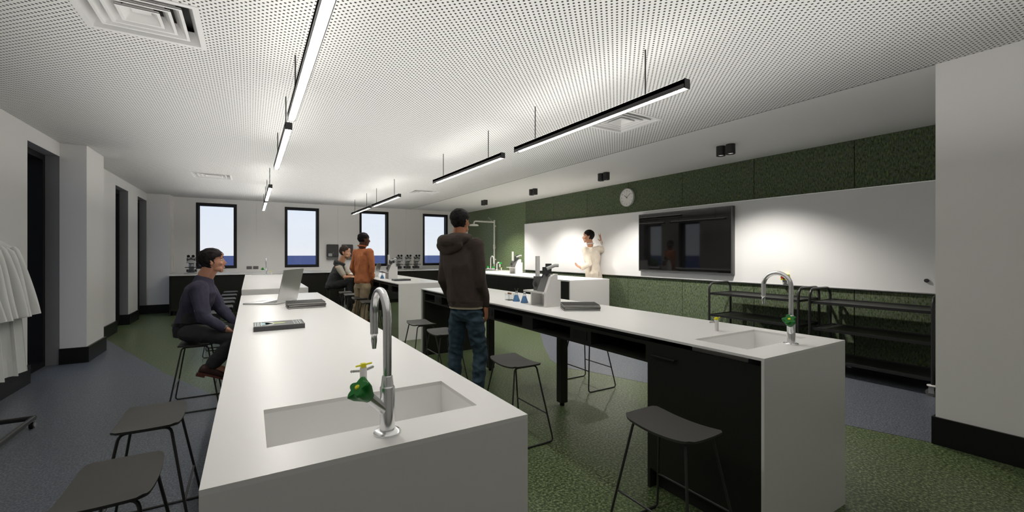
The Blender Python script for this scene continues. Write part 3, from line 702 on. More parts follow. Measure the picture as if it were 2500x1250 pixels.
# textbook
def textbook(cx, cy, z, wx, wy, label, flip=False, rot=0):
    t = thing('textbook', label, 'book', (cx, cy, z), 'closed textbooks')
    h = .030
    ob('pages', MB().box(cx-wx/2+.004, cx+wx/2-.004, cy-wy/2+.001, cy+wy/2-.004, z+.003, z+h-.003), M['grey'], t)
    cv = ob('cover', MB().box(cx-wx/2, cx+wx/2, cy-wy/2, cy+wy/2, z+h-.003, z+h).box(cx-wx/2, cx+wx/2, cy-wy/2, cy+wy/2, z, z+.003).box(cx-wx/2, cx+wx/2, cy-wy/2-.003, cy-wy/2, z, z+h), M['cover'], t)
    zt = z+h+.0004
    def blob(nm, px, py, a, b, m_): ob(nm, MB().lathe((px, py, zt), [(1, 0), (1, .0003)], 24).__class__().prism([(px+a*math.cos(q), py+b*math.sin(q)) for q in [2*PI*k/24 for k in range(24)]], zt, zt+.0003), m_, cv)
    blob('printed_glow', cx-.078, cy+.005, .030, .045, M['cyanprint'])
    blob('printed_flask', cx-.050, cy+.005, .030, .058, M['paleprint'])
    ob('printed_neck', MB().prism([(cx-.035, cy-.03), (cx+.015, cy-.025), (cx+.035, cy-.012), (cx+.035, cy+.018), (cx+.015, cy+.03), (cx-.035, cy+.035)], zt+.0004, zt+.0007), M['limeprint'], cv)
    blob('printed_core', cx-.052, cy-.005, .018, .022, M['redprint'])
    tb = MB()      # unreadable large lettering: short strokes in a column
    for q in range(7):
        y_ = cy-.078+.026*q
        tb.box(cx+.083, cx+.110, y_-.010, y_-.006, zt, zt+.0004).box(cx+.083, cx+.087, y_-.006, y_+.007, zt, zt+.0004).box(cx+.104, cx+.110, y_-.006, y_+.005, zt, zt+.0004)
    q = ob('printed_title', tb, M['paleprint'], cv); q['kind'] = 'stuff'
    ob('printed_lines', MB().box(cx+.118, cx+.122, cy-.085, cy+.085, zt, zt+.0004).box(cx+.127, cx+.129, cy-.085, cy+.085, zt, zt+.0004), M['paleprint'], cv)
    tb = MB()
    for x_, hh in ((-.133, .0035), (-.122, .003), (-.114, .003), (-.100, .0035)):
        for q in range(9): tb.box(cx+x_-hh, cx+x_+hh, cy-.080+.018*q, cy-.068+.018*q, zt, zt+.0004)
    q = ob('printed_lettering', tb, M['paleprint'], cv); q['kind'] = 'stuff'
    return t
M['cover'] = mat('dark grey printed cover', (.075, .075, .08), .45)
M['cyanprint'] = mat('pale cyan print', (.25, .52, .58), .5); M['paleprint'] = mat('pale print', (.62, .66, .66), .5)
M['limeprint'] = mat('lime print', (.36, .42, .16), .5); M['redprint'] = mat('rust print', (.48, .30, .16), .5)
textbook(.161, 3.20, .915, .287, .205, 'dark textbook with a printed glowing flask on the nearest bench')
textbook(2.30, 7.60, .915, .29, .21, 'dark textbook at the near end of the bench behind the orange shirt man')
# laptop
def laptop(hinge, ang, wx, wy, label, open_deg=102):
    # ang: direction of hinge line; user side is 90 deg left of it
    hx = V((math.cos(ang), math.sin(ang), 0)); us = V((-hx.y, hx.x, 0)); c = V(hinge)
    t = thing('laptop', label, 'laptop', c, 'open laptops')
    b = c+us*wy/2
    ob('base', MB().obox(b+V((0, 0, .008)), hx, us, V((0, 0, 1)), wx/2, wy/2, .007), M['alu'], t, bevel=.004)
    kb = MB()
    for r in range(5):
        for q in range(13): kb.obox(c+us*(.035+r*.024)+hx*((q-6)*wx/14.5)+V((0, 0, .0157)), hx, us, V((0, 0, 1)), wx/32, .010, .0008)
    k = ob('keyboard', kb, M['grey'], t); k['kind'] = 'stuff'
    ob('trackpad', MB().obox(c+us*(wy*.76)+V((0, 0, .0153)), hx, us, V((0, 0, 1)), .055, .035, .0004), M['lightgrey'], t)
    a = math.radians(open_deg); up = (us*math.cos(a)+V((0, 0, 1))*math.sin(a)); nn = hx.cross(up)
    sc = c+V((0, 0, .018))+up*wy/2
    lid = ob('lid', MB().obox(sc, hx, up, nn, wx/2, wy/2, .004), M['alu'], t, bevel=.003)
    ob('display', MB().obox(sc-nn*.0045*(1 if nn.dot(us) < 0 else -1), hx, up, nn, wx/2-.01, wy/2-.012, .0005), M['screen'], lid)
    return t
laptop((.315, 4.80, .915), math.radians(60), .40, .32, 'open silver laptop on the nearest bench, its lid turned to the camera')
laptop((2.25, 9.15, .915), math.radians(62), .36, .27, 'open grey laptop on the bench behind the orange shirt man')
# instrument
def instrument(ox, oy, label, rot=0, s=1.0):
    z = .915; t = thing('lab_instrument', label, 'instrument', (ox, oy, z), 'white bench instruments with a tall column')
    cr, sr = math.cos(rot), math.sin(rot)
    def W(p): return V((ox+(p[0]*cr-p[1]*sr)*s, oy+(p[0]*sr+p[1]*cr)*s, z+p[2]*s))
    def poly(pts, y0, y1):   # outline in (x,z), thick in y
        n = len(pts); vs = [W((a, y0, b)) for a, b in pts]+[W((a, y1, b)) for a, b in pts]
        return MB().add(vs, [tuple(range(n))[::-1], tuple(range(n, 2*n))]+[(i, (i+1) % n, n+(i+1) % n, n+i) for i in range(n)])
    def bx(x0, x1, y0, y1, z0, z1):
        vs = [W((x, y, q)) for q in (z0, z1) for y in (y0, y1) for x in (x0, x1)]
        return MB().add(vs, [(0, 2, 3, 1), (4, 5, 7, 6), (0, 1, 5, 4), (2, 6, 7, 3), (0, 4, 6, 2), (1, 3, 7, 5)])
    # x: towards the far wall side (world +x), y: world +y ; near side panel spans y 0..0.03
    ob('side_panel', poly([(0, 0), (.165, 0), (.165, .235), (.13, .235), (.13, .30), (.105, .30), (.055, .27), (0, .135)], 0, .035), M['paleplastic'], t)
    ob('side_leg', poly([(0, 0), (.15, 0), (.15, .12), (0, .12)], .235, .25), M['paleplastic'], t)
    ob('back_plate', bx(.12, .13, .035, .235, 0, .12), M['paleplastic'], t)
    ob('platform', bx(-.01, .16, .0352, .36, .12, .135), M['paleplastic'], t, )
    pn = [(0, .137), (.07, .30), (.085, .30), (.02, .137)]
    ob('tilted_screen', poly(pn, .04, .15), M['grey'], t)
    ob('screen_button', poly([(.052, .262), (.062, .285), (.066, .285), (.056, .262)], .13, .145), M['skirt'], t)
    ob('eyepiece', bx(.02, .06, .035, .075, .285, .355), M['darkgrey'], t, bevel=.004) if False else ob('eyepiece', bx(.03, .075, .06, .10, .29, .36), M['darkgrey'], t)
    ob('eyepiece', bx(.10, .135, .10, .15, .30, .39), M['darkgrey'], t)
    ob('binocular_arm', MB().tube([W((.05, .06, .345)), W((.12, .03, .375)), W((.15, .015, .375))], .016*s, 12), M['lightgrey'], t, smooth=True)
    ob('column_base', bx(.03, .085, .19, .245, .135, .27), M['grey'], t)
    ob('dial', MB().lathe(W((.03, .217, .20)), [(.03*s, 0), (.03*s, .01*s), (.02*s, .016*s)], 20, V((-cr, -sr, 0))), M['darkgrey'], t, smooth=True)
    ob('column', MB().cyl(W((.058, .217, .27)), W((.058, .217, .46)), .021*s, 18), M['paleplastic'], t, smooth=True)
    return t
instrument(2.262, 3.135, 'white instrument with tilted grey screen on the right bench by the hoodie man')
instrument(2.22, 8.10, 'white instrument beside the textbook on the bench behind the orange shirt man')
instrument(5.33, 8.60, 'white instrument with column on the counter below the green wall', 0, 1.15)
def flask(x, y, label, spout=False, s=1.0):
    z = .915; t = thing('conical_flask', label, 'flask', (x, y, z), 'blue conical flasks')
    ob('glass_body', MB().lathe((x, y, z), [(.036*s, 0), (.038*s, .004*s), (.014*s, .075*s), (.012*s, .10*s), (.014*s, .104*s), (.0115*s, .104*s), (.0105*s, .098*s), (.012*s, .075*s)], 24), M['glass'], t, smooth=True)
    ob('liquid', MB().lathe((x, y, z+.003), [(.033*s, 0), (.034*s, .003*s), (.0155*s, .062*s), (.01*s, .063*s)], 24), M['liquid'], t, smooth=True)
    if spout: ob('side_tubes', MB().tube([(x, y, z+.10*s), (x-.012, y, z+.115*s), (x-.02, y, z+.135*s)], .003, 6).tube([(x, y, z+.10*s), (x+.012, y, z+.115*s), (x+.02, y, z+.132*s)], .003, 6), M['darkgrey'], t)
flask(2.30, 3.70, 'blue conical flask with two dark tubes, left of the other flask', True)
flask(2.30, 3.55, 'blue conical flask touching the white instrument on the right bench')
flask(2.17, 8.38, 'small blue flask beside the far white instrument')
t = thing('vial_rack', 'clear rack of four brown capped vials left of the blue flasks', 'rack', (2.30, 3.84, .915))
ob('tray', MB().box(2.27, 2.335, 3.80, 3.875, .915, .922).box(2.27, 2.273, 3.80, 3.875, .922, .985).box(2.332, 2.335, 3.80, 3.875, .922, .985), M['glass'], t)
for k in range(4):
    v_ = ob('vial', MB().lathe((2.303, 3.812+.017*k, .9225), [(.007, 0), (.007, .055)], 12), M['glass'], t, smooth=True)
    ob('cap', MB().lathe((2.303, 3.812+.017*k, .978), [(.0075, 0), (.0075, .014)], 12), M['brown'], v_)
tag(ob('paper_sheet', MB().obox(V((2.18, 9.55, .9165)), V((.9, .3, 0)).normalized(), V((-.3, .9, 0)).normalized(), V((0, 0, 1)), .15, .10, .001), M['paleplastic']), 'white paper sheet beside the far laptop', 'paper')

# ------------------------------------------------------------------ garment rack with lab coats
t = thing('garment_rack', 'black wheeled garment rack at the left edge holding the lab coats', 'rack', (-1.73, 4.3, 0))
zr = 1.60
ob('rail', MB().cyl((-1.73, 3.55, zr), (-1.73, 4.97, zr), .014, 12), M['blackmetal'], t)
for y in (3.6, 4.93):
    ob('upright', MB().cyl((-1.73, y, .085), (-1.73, y, zr), .014, 12), M['blackmetal'], t)
    ob('cross_foot', MB().tube([(-1.98, y, .085), (-1.73, y, .085), (-1.47, y, .085)], .019, 12), M['blackmetal'], t)
    for x in (-1.97, -1.49):
        c = ob('castor', MB().cyl((x-.012, y, .028), (x+.012, y, .028), .028, 16), M['skirt'], t, smooth=True)
        ob('castor_hub', MB().cyl((x+.012, y, .030), (x+.018, y, .030), .019, 14).cyl((x, y, .05), (x, y, .07), .012, 10), M['steel'], c)
ob('side_bar', MB().cyl((-1.48, 4.93, .085), (-1.48, 3.6, .085), .019, 12), M['blackmetal'], t)
def lab_coat(y, k, dx=0, dz=0, label=''):
    cx = -1.735+dx; t = thing('lab_coat', label, 'coat', (cx, y, .5), 'white lab coats on the rack')
    zt = 1.54+dz
    rnd = random.Random(k)
    def prof(s):      # half width at fraction s from top (0) to hem (1)
        P = [(0, .055), (.03, .085), (.105, .19), (.13, .20), (.2, .175), (.5, .20), (1, .235)]
        for (a, b), (c, d) in zip(P, P[1:]):
            if s <= c: return b+(d-b)*(s-a)/(c-a)
        return P[-1][1]
    ny, nx = 22, 16; L = 1.07; fr = []; bk = []
    ph = rnd.random()*6
    for j in range(ny+1):
        s = j/ny; w_ = prof(s)
        for i in range(nx+1):
            a = -1+2*i/nx; amp = .004+.013*s
            fold = amp*math.sin(a*9+ph)+amp*.6*math.sin(a*17+2*ph)
            th = (.022+.018*s)*(1-a*a)**.5+.002
            x = cx+a*w_; z = zt-L*s-.012*s*math.sin(a*5+ph)
            fr.append((x, y-th+fold, z)); bk.append((x, y+th*.7+fold*.6, z))
    W = nx+1; N = len(fr); fs = []
    for j in range(ny):
        for i in range(nx):
            q = j*W+i; fs.append((q, q+1, q+W+1, q+W)); fs.append((N+q, N+q+W, N+q+W+1, N+q+1))
    bd = [i for i in range(W)]+[j*W+nx for j in range(1, ny+1)]+[ny*W+i for i in range(nx-1, -1, -1)]+[j*W for j in range(ny-1, 0, -1)]
    for a, b in zip(bd, bd[1:]+bd[:1]): fs.append((a, N+a, N+b, b))
    ob('coat_body', MB().add(fr+bk, fs), M['coat'], t, smooth=True)
    for s in (-1, 1):
        st = []
        for q in range(9):
            f = q/8; c = V((cx+s*(.178+.075*f+.006*math.sin(3*f+ph)), y-.012+.008*math.sin(4*f+ph), zt-.125-.50*f))
            st.append((c, V((.030+.032*f**.6, 0, .012)), V((0, .026, 0))))
        st = [(V((cx+s*.165, y-.006, zt-.092)), V((.012, 0, .006)), V((0, .012, 0)))]+st
        ob('sleeve', MB().loft(st, 16, 2.6), M['coat'], t, smooth=True)
    ob('collar', MB().tube([(cx-.09, y-.028, zt-.09), (cx-.06, y-.03, zt-.02), (cx-.045, y+.015, zt+.012), (cx, y+.03, zt+.018), (cx+.045, y+.015, zt+.012), (cx+.06, y-.03, zt-.02), (cx+.09, y-.028, zt-.09)], .012, 8), M['coat'], t, smooth=True)
    ob('hanger_hook', MB().tube([(cx, y, zt), (cx, y, zr-.02), (cx+.018, y, zr), (cx, y, zr+.018), (cx-.016, y, zr+.004)], .002, 6), M['steel'], t)
names = ['farthest white lab coat on the rack, its long sleeve fully visible', 'second white lab coat from the far end of the rack', 'third white lab coat from the far end of the rack', 'fourth white lab coat from the far end of the rack', 'fifth white lab coat from the far end of the rack', 'white lab coat at the left edge of the photo, nearest in view']
for k in range(6):
    lab_coat(4.86-.095*k, k, dx=[0, -.005, .004, -.004, .006, 0][k]-.01*k*.5, dz=[0, -.01, .004, 0, -.006, .0][k], label=names[k])

# ------------------------------------------------------------------ tree outside (mirrored in the screen)
t = thing('tree', 'leafy green tree outside the left openings', 'tree', (-9, 20.5, -6))
ob('trunk', MB().tube([(-9, 20.5, -6), (-9, 20.5, -1)], [.3, .2], 10), M['bark'], t)
cr = MB(); rr = random.Random(3)
for k in range(60):
    c = V((-9+rr.uniform(-1.6, 1.6), 20.5+rr.uniform(-1.6, 1.6), rr.uniform(-2.5, 1.3))); r = rr.uniform(.25, .55)
    cr.ell(c, V((r, 0, 0)), V((0, r, 0)), V((0, 0, r*.7)), 7, 4)
f_ = ob('foliage', cr, M['leaf'], t); f_['kind'] = 'stuff'

# ------------------------------------------------------------------ people
DG = lambda: bpy.context.evaluated_depsgraph_get()
def organic(name, mb, mat_, parent, vox, smooth=4, wr=0, wscale=9, wz=.5, sub=False, post=None):
    org = wpos(parent) if parent is not None else V((0, 0, 0))
    me = mb.mesh(name, mat_, False, org)
    o = bpy.data.objects.new(name, me); C.objects.link(o)
    r = o.modifiers.new('r', 'REMESH'); r.mode = 'VOXEL'; r.voxel_size = vox
    s_ = o.modifiers.new('s', 'SMOOTH'); s_.factor = .5; s_.iterations = smooth
    bpy.context.view_layer.update()
    nm = bpy.data.meshes.new_from_object(o.evaluated_get(DG()))
    o.modifiers.clear(); o.data = nm
    if parent is not None: o.parent = parent
    nm.materials.clear(); nm.materials.append(mat_)
    if wr:
        ns = [v.normal.copy() for v in nm.vertices]
        for v, n_ in zip(nm.vertices, ns):
            p = v.co; q = V((p.x*wscale, p.y*wscale, p.z*wscale*wz))
            a = noise.noise(q); b = noise.noise(q*2.3+V((3, 7, 1)))
            v.co = p+n_*wr*(1-2.2*abs(a)+.5*b-.6)
    if post: post(o)
    nm.shade_smooth()
    return o
def basis(fwd):
    f = V(fwd).normalized(); r = f.cross(V((0, 0, 1))).normalized(); u = r.cross(f).normalized(); return r, f, u
def headshape(mb, c, r, f, u, s=1.0, smile=0):
    def P(a, b, d): return c+(r*a+f*b+u*d)*s
    def E(a, b, d, x, y, z): mb.ell(P(a, b, d), r*x*s, f*y*s, u*z*s, 18, 12)
    E(0, -.012, .035, .076, .096, .083)      # cranium
    E(0, .022, -.012, .066, .076, .082)      # mid face
    E(0, .032, -.060, .050, .058, .050)      # jaw
    E(0, .070, -.100, .022, .020, .019)      # chin
    for q in (-1, 1):
        E(q*.030, .045, -.078, .026, .040, .026)     # jaw sides
        E(q*.036, .062, -.022, .026, .026, .022)     # cheeks
        E(q*.030, .078, .034, .026, .014, .009)      # brows
        E(q*.080, -.006, -.010, .008, .019, .031)    # ear
        E(q*.085, -.014, .004, .006, .012, .020)
        E(q*.012, .100, -.036, .008, .010, .008)     # nostril wings
    E(0, .074, .055, .045, .022, .035)       # forehead
    mb.cap(P(0, .088, .018), P(0, .112, -.026), .008*s, .012*s)     # nose
    E(0, .100, -.036, .012, .014, .008)
    E(0, .088, -.058, .024, .012, .007); E(0, .086, -.073, .021, .012, .008)      # lips
def hair_cap(name, c, r, f, u, s, mat_, parent, thick=.012, top=.014, front=.066, back=-.085, side=.0, wr=.006, sweep=0, vol=1.0):
    org = wpos(parent); bm = bmesh.new(); bmesh.ops.create_icosphere(bm, subdivisions=5, radius=1)
    dele = []
    for v in bm.verts:
        p = v.co.copy(); a, b, d = p.x, p.y, p.z
        X = a*(.076+thick*vol); Yy = -.014+b*(.096+thick*1.0); Z = .036+d*(.083+(top if d > 0 else thick*.4))
        if d < 0 and b < .2: Z = .036+d*.125; X *= 1-.22*d*d; Yy = -.014+b*(.096+thick)*(1-.25*d*d)
        if sweep and b > .3 and d > .2: X += sweep*.01*(b-.3)
        n_ = noise.noise(V((X*45, Yy*16, Z*30)))*wr+noise.noise(V((X*120, Yy*30, Z*60)))*wr*.4
        q = V((X, Yy, Z)); q += p.normalized()*n_
        # hairline
        lim = back if Yy < -.01 else (side-.02 if Yy < .018 else front-.02*(1-min(1, (Yy-.018)/.03))*1.8+.0)
        if Yy > .018 and abs(X) > .05: lim -= .012
        if q.z < lim+noise.noise(V((X*60, Yy*60, 0)))*.004: dele.append(v)
        v.co = c+(r*q.x+f*q.y+u*q.z)*s-org
    bmesh.ops.delete(bm, geom=dele, context='VERTS')
    me = bpy.data.meshes.new(name); bm.to_mesh(me); bm.free(); me.materials.append(mat_)
    o = bpy.data.objects.new(name, me); C.objects.link(o); o.parent = parent
    so = o.modifiers.new('so', 'SOLIDIFY'); so.thickness = .011*s; so.offset = -1
    me.shade_smooth(); return o
def hand_shape(mb, wpt, d, n_, side, curl=.35, s=1.0, spread=.0, thumb_out=.7):
    # d: wrist-to-knuckle direction, n_: palm normal (side fingers close to), side: +1 thumb on +cross side
    d = V(d).normalized(); n_ = V(n_); n_ = (n_-d*n_.dot(d)).normalized(); sd = d.cross(n_)*side
    pal = wpt+d*.045*s
    mb.ell(pal, sd*.040*s, n_*.017*s, d*.052*s, 14, 9)
    mb.cap(wpt-d*.01*s, wpt+d*.03*s, .026*s, .024*s)
    Ls = [.040, .046, .043, .033]
    for k in range(4):
        off = (1.5-k)*.0195*s; b = wpt+d*.083*s+sd*off-n_*.0; ang = 0; p = wpt+d*.05*s+sd*off*.85
        dd = (d+sd*(1.5-k)*spread).normalized(); r0 = .0092*s if k < 3 else .0082*s
        mb.cap(p, b, r0*1.1, r0)
        for j, L in enumerate((1.0, .62, .5)):
            ang = curl*(.5+.8*j if j else .6); dd = (dd*math.cos(ang)+n_*math.sin(ang)).normalized()
            q = b+dd*Ls[k]*L*s; mb.cap(b, q, r0*(1-.06*j), r0*(1-.06*(j+1))); b = q
    tb = wpt+d*.022*s+sd*.026*s+n_*.004*s; td = (d*.75+sd*thumb_out+n_*.3).normalized()
    q = tb+td*.042*s; mb.cap(tb, q, .0125*s, .0105*s); td = (td+d*.4+n_*.15).normalized(); q2 = q+td*.030*s; mb.cap(q, q2, .0105*s, .0088*s)
def person(name, label, P, skin, hair, head_s=1.0, vox=.006, hairkw={}, base=None, build=1.0):
    t = thing(name, label, 'person', base)
    k = build
    mb = MB()
    rp_, fp, _ = basis(P['pelvis_f']); rc, fc, _ = basis(P['chest_f'])
    pe, ch, nk = P['pelvis'], P['chest'], P['neck']
    up = (ch-pe).normalized()
    st = []
    prof = [(-.16, .100, .085), (0, .140, .100), (.35, .118, .088), (.7, .140, .100), (1.0, .150, .098), (1.25, .085, .060)]
    for s, a, b in prof:
        c = pe.lerp(ch, s) if s <= 1 else ch.lerp(nk, (s-1)*2.2)
        m_ = min(1, max(0, s)); R = rp_.lerp(rc, m_).normalized(); F = fp.lerp(fc, m_).normalized()
        st.append((c, R*a*k, F*b*k))
    mb.loft(st, 18)
    hr, hf, hu = basis(P['head_f'])
    if 'head_u' in P:
        hu = V(P['head_u']).normalized(); hf = (hf-hu*hf.dot(hu)).normalized(); hr = hf.cross(hu).normalized()
    hc = P['head']
    mb.cap(nk, hc-hu*.050*head_s-hf*.016, .062*k, .056*head_s); mb.cap(nk+fc*.02-up*.02, hc-hu*.075*head_s+hf*.012, .05*k, .040*head_s)
    headshape(mb, hc, hr, hf, hu, head_s)
    for s in ('R', 'L'):
        sh, el, wr_ = P['sh'+s], P['el'+s], P['wr'+s]
        mb.cap(sh, el, .047*k, .037*k); mb.cap(el, wr_, .037*k, .025*k); mb.cap(ch, sh, .06*k, .05*k)
        hd, hn, hside, cu = P['hand'+s][:4]
        sp, to = (P['hand'+s][4:]+(0, .7))[:2] if len(P['hand'+s]) > 4 else (0, .7)
        hand_shape(mb, wr_, hd, hn, hside, cu, 1.0*k, sp, to)
        hp, kn, an = P['hip'+s], P['kn'+s], P['an'+s]
        mb.cap(hp, kn, .070*k, .048*k); mb.cap(kn, an, .050*k, .036*k); mb.cap(an, an+V(P['ft'+s]).normalized()*.14-V((0, 0, .02)), .032, .028)
    body = organic('body', mb, skin, t, vox, 3)
    hair_cap('hair', hc, hr, hf, hu, head_s, hair, t, **hairkw)
    for q in (-1, 1):
        c = hc+(hr*q*.031+hf*.077+hu*.014)*head_s
        e_ = ob('eye', MB().ell(c, hr*.013*head_s, hf*.012*head_s, hu*.008*head_s, 14, 9), M['eyewhite'], t, smooth=True)
        ob('iris', MB().ell(c+hf*.009*head_s, hr*.0055*head_s, hf*.005*head_s, hu*.0055*head_s, 12, 8), M['iris'], e_, smooth=True)
        ob('eyebrow', MB().tube([hc+(hr*q*.014+hf*.093+hu*.036)*head_s, hc+(hr*q*.032+hf*.090+hu*.042)*head_s, hc+(hr*q*.050+hf*.076+hu*.034)*head_s], [.003, .004, .002], 8), hair, t, smooth=True)
    ob('mouth', MB().tube([hc+(hr*-.024+hf*.088+hu*-.060)*head_s, hc+(hf*.1005+hu*-.066)*head_s, hc+(hr*.024+hf*.088+hu*-.060)*head_s], [.0025, .0045, .0025], 8), M['lips'], t, smooth=True)
    return t, dict(r=hr, f=hf, u=hu)
def torso_mb(P, k, prof, neck_r=None, sleeves=(1, 1), sl=(.064, .050, .036), sleeve_end=1.0):
    mb = MB(); rp_, fp, _ = basis(P['pelvis_f']); rc, fc, _ = basis(P['chest_f']); pe, ch, nk = P['pelvis'], P['chest'], P['neck']
    st = []
    for s, a, b in prof:
        c = pe.lerp(ch, s) if s <= 1 else ch.lerp(nk, min(1.2, (s-1)*2.2))
        m_ = min(1, max(0, s)); R = rp_.lerp(rc, m_).normalized(); F = fp.lerp(fc, m_).normalized()
        st.append((c, R*a*k, F*b*k))
    mb.loft(st, 22)
    for s in ('R', 'L'):
        sh, el, wr_ = P['sh'+s], P['el'+s], P['wr'+s]
        mb.cap(ch+(sh-ch)*.3, sh, .075*k, sl[0]*1.04*k)
        if sleeve_end >= 1: mb.cap(sh, el, sl[0]*k, sl[1]*k); mb.cap(el, el.lerp(wr_, .97), sl[1]*k, sl[2]*k)
        else: mb.cap(sh, sh.lerp(el, sleeve_end), sl[0]*k, sl[1]*k)
    return mb
def legs_mb(P, k, th=.088, kn_=.066, ank=.052, endf=.97, seat=None):
    mb = MB(); rp_, fp, _ = basis(P['pelvis_f']); pe = P['pelvis']; up = (P['chest']-pe).normalized()
    mb.loft([(pe-up*.10, rp_*.120*k, fp*.095*k), (pe-up*.02, rp_*.158*k, fp*.118*k), (pe+up*.08, rp_*.148*k, fp*.108*k), (pe+up*.15, rp_*.135*k, fp*.100*k)], 22)
    for s in ('R', 'L'):
        hp, kn, an = P['hip'+s], P['kn'+s], P['an'+s]
        mb.cap(hp, kn, th*k, kn_*k, 16); mb.cap(kn, kn.lerp(an, endf), kn_*k, ank*k, 16)
        mb.ell(kn.lerp(an, .25)-fp*.012, rp_*kn_*.9*k, fp*kn_*k, (kn-an).normalized()*.09, 12, 8)
    return mb
def shoe(parent, an, ft, mat_, sole=None, high=.10, s=1.0):
    f = V(ft).normalized(); r = f.cross(V((0, 0, 1))).normalized(); u = r.cross(f).normalized()
    c = an-u*.085*s
    st = [(c-f*.075*s+u*.03*s, r*.020*s, u*.022*s), (c-f*.062*s+u*.040*s, r*.034*s, u*.040*s), (c-f*.0*s+u*.045*s, r*.038*s, u*.045*s), (c+f*.07*s+u*.036*s, r*.040*s, u*.034*s), (c+f*.13*s+u*.027*s, r*.044*s, u*.025*s), (c+f*.175*s+u*.022*s, r*.038*s, u*.020*s), (c+f*.205*s+u*.018*s, r*.018*s, u*.012*s)]
    mb = MB().loft(st, 16); mb.cap(c-f*.012+u*.06*s, an+u*(high-.06), .042*s, .043*s)
    o = organic('shoe', mb, mat_, parent, .006, 3)
    if sole:
        so = MB(); pts = [(-.070, .020), (-.056, .032), (0, .036), (.07, .041), (.13, .046), (.18, .038), (.208, .015)]
        vs = []; ring = [(a, b) for a, b in pts]+[(a, -b) for a, b in pts[::-1]]; n = len(ring)
        for z in (-.006, .012): vs += [c+f*a*s+r*b*s+u*z*s for a, b in ring]
        so.add(vs, [tuple(range(n))[::-1], tuple(range(n, 2*n))]+[(i, (i+1) % n, n+(i+1) % n, n+i) for i in range(n)])
        so.obox(c-f*.045*s-u*.012*s, f, r, u, .033*s, .033*s, .012*s)
        ob('sole', so, sole, o)
    return o
def ybend(v): return V(v)

def skinmat(name, col):
    m = mat(name, col, .5, spec=.35); b = m.node_tree.nodes['Principled BSDF']
    b.inputs['Subsurface Weight'].default_value = .08; b.inputs['Subsurface Radius'].default_value = (.02, .008, .004); return m
SK1 = skinmat('light skin', (.50, .25, .165)); SK2 = skinmat('tanned skin', (.36, .155, .085)); SK3 = skinmat('dark skin', (.085, .035, .020)); SK4 = skinmat('warm skin', (.55, .29, .18)); SK5 = skinmat('brown skin', (.36, .16, .09))
HD = speckle('dark brown hair', [(.006, .005, .005), (.012, .010, .010), (.022, .018, .018)], 60, .62, (1, .3, 1)); HB = speckle('black hair', [(.005, .004, .005), (.010, .008, .008), (.018, .014, .014)], 90, .6)
HR = speckle('brown hair', [(.022, .013, .010), (.035, .022, .018), (.05, .032, .026)], 70, .55, (1, .4, 1))

for m_ in (HD, HB, HR): m_.node_tree.nodes['Principled BSDF'].inputs['Specular IOR Level'].default_value = .15
# view-aligned helpers: right and forward of the camera's heading
CR = V((math.cos(YAW), -math.sin(YAW), 0)); CF = V((math.sin(YAW), math.cos(YAW), 0)); Z_ = V((0, 0, 1))
def dirc(r_, f_, z=0): return (CR*r_+CF*f_+Z_*z)

# 1 -- seated man, navy sweater
def J(u, v, d): return at(u, v, d)
dS = 3.99
P = dict(pelvis=J(462, 795, 3.99), chest=J(492, 704, 3.99), neck=J(501, 672, 3.99), head=J(519, 638, 3.99), head_f=V((1, .02, .03)),
         pelvis_f=V((1, .0, 0)), chest_f=V((1, 0, -.25)),
         shR=J(484, 705, 3.86), elR=J(498, 775, 3.80), wrR=J(548, 801, 3.82),
         shL=J(504, 702, 4.16), elL=J(538, 752, 4.22), wrL=J(582, 795, 4.20),
         hipR=J(462, 812, 3.90), knR=J(580, 824, 3.86), anR=J(516, 892, 3.86), ftR=V((1, .1, -.42)),
         hipL=J(468, 808, 4.10), knL=J(592, 806, 4.20), anL=J(600, 890, 4.2), ftL=V((1, 0, 0)),
         handR=(V((.8, .1, -.62)), V((-.3, -.3, -1)), 1, .25), handL=(V((.8, 0, -.6)), V((-.2, .3, -1)), -1, .3))
t, hb = person('person', 'seated man in navy sweater and grey trousers, smiling, hand on his knee', P, SK1, HD, .90, .0055, dict(front=.060, side=-.004, back=-.105, thick=.018, top=.020, wr=.008), base=V((-.43, 4.90, 0)))
SW = fabric('navy knit', (.046, .043, .072), .10, .95)
sw = torso_mb(P, 1.0, [(-.12, .135, .110), (0, .150, .125), (.3, .140, .118), (.65, .165, .128), (.95, .165, .122), (1.12, .118, .095), (1.3, .082, .078), (1.41, .066, .066)], sl=(.072, .058, .038))
organic('sweater', sw, SW, t, .007, 4, .007, 9, .8)
TR = fabric('charcoal trousers cloth', (.030, .031, .033), .12)
organic('trousers', legs_mb(P, 1.0, .088, .068, .060, .90), TR, t, .008, 4, .006, 9, 1)
rp_, fp, _ = basis(P['pelvis_f']); up = (P['chest']-P['pelvis']).normalized()
ob('belt', MB().loft([(P['pelvis']+up*.015, rp_*.163, fp*.136), (P['pelvis']+up*.045, rp_*.161, fp*.135)], 28), M['skirt'], t)
shoe(t, P['anR'], P['ftR'], mat('dark brown leather', (.040, .016, .014), .5), mat('tan sole', (.09, .022, .014), .6), .11, 1.0)
shoe(t, P['anL'], P['ftL'], M['skirt'], None, .10, 1.0)
w0 = P['wrR']; dd = (P['wrR']-P['elR']).normalized(); a_ = dd.orthogonal().normalized(); b_ = dd.cross(a_)
for q in (0, .008): ob('bracelet', MB().tube([w0+dd*(.004+q)+(a_*math.cos(x)+b_*math.sin(x))*.0285 for x in [2*PI*i/20 for i in range(20)]], .003, 6, closed=True), M['lightgrey'], t)
hc = P['head']
ob('teeth', MB().ell(hc+(hb['f']*.098+hb['u']*-.066+hb['r']*.008)*.90, hb['r']*.016, hb['f']*.006, hb['u']*.005, 10, 6), M['teeth'], t)

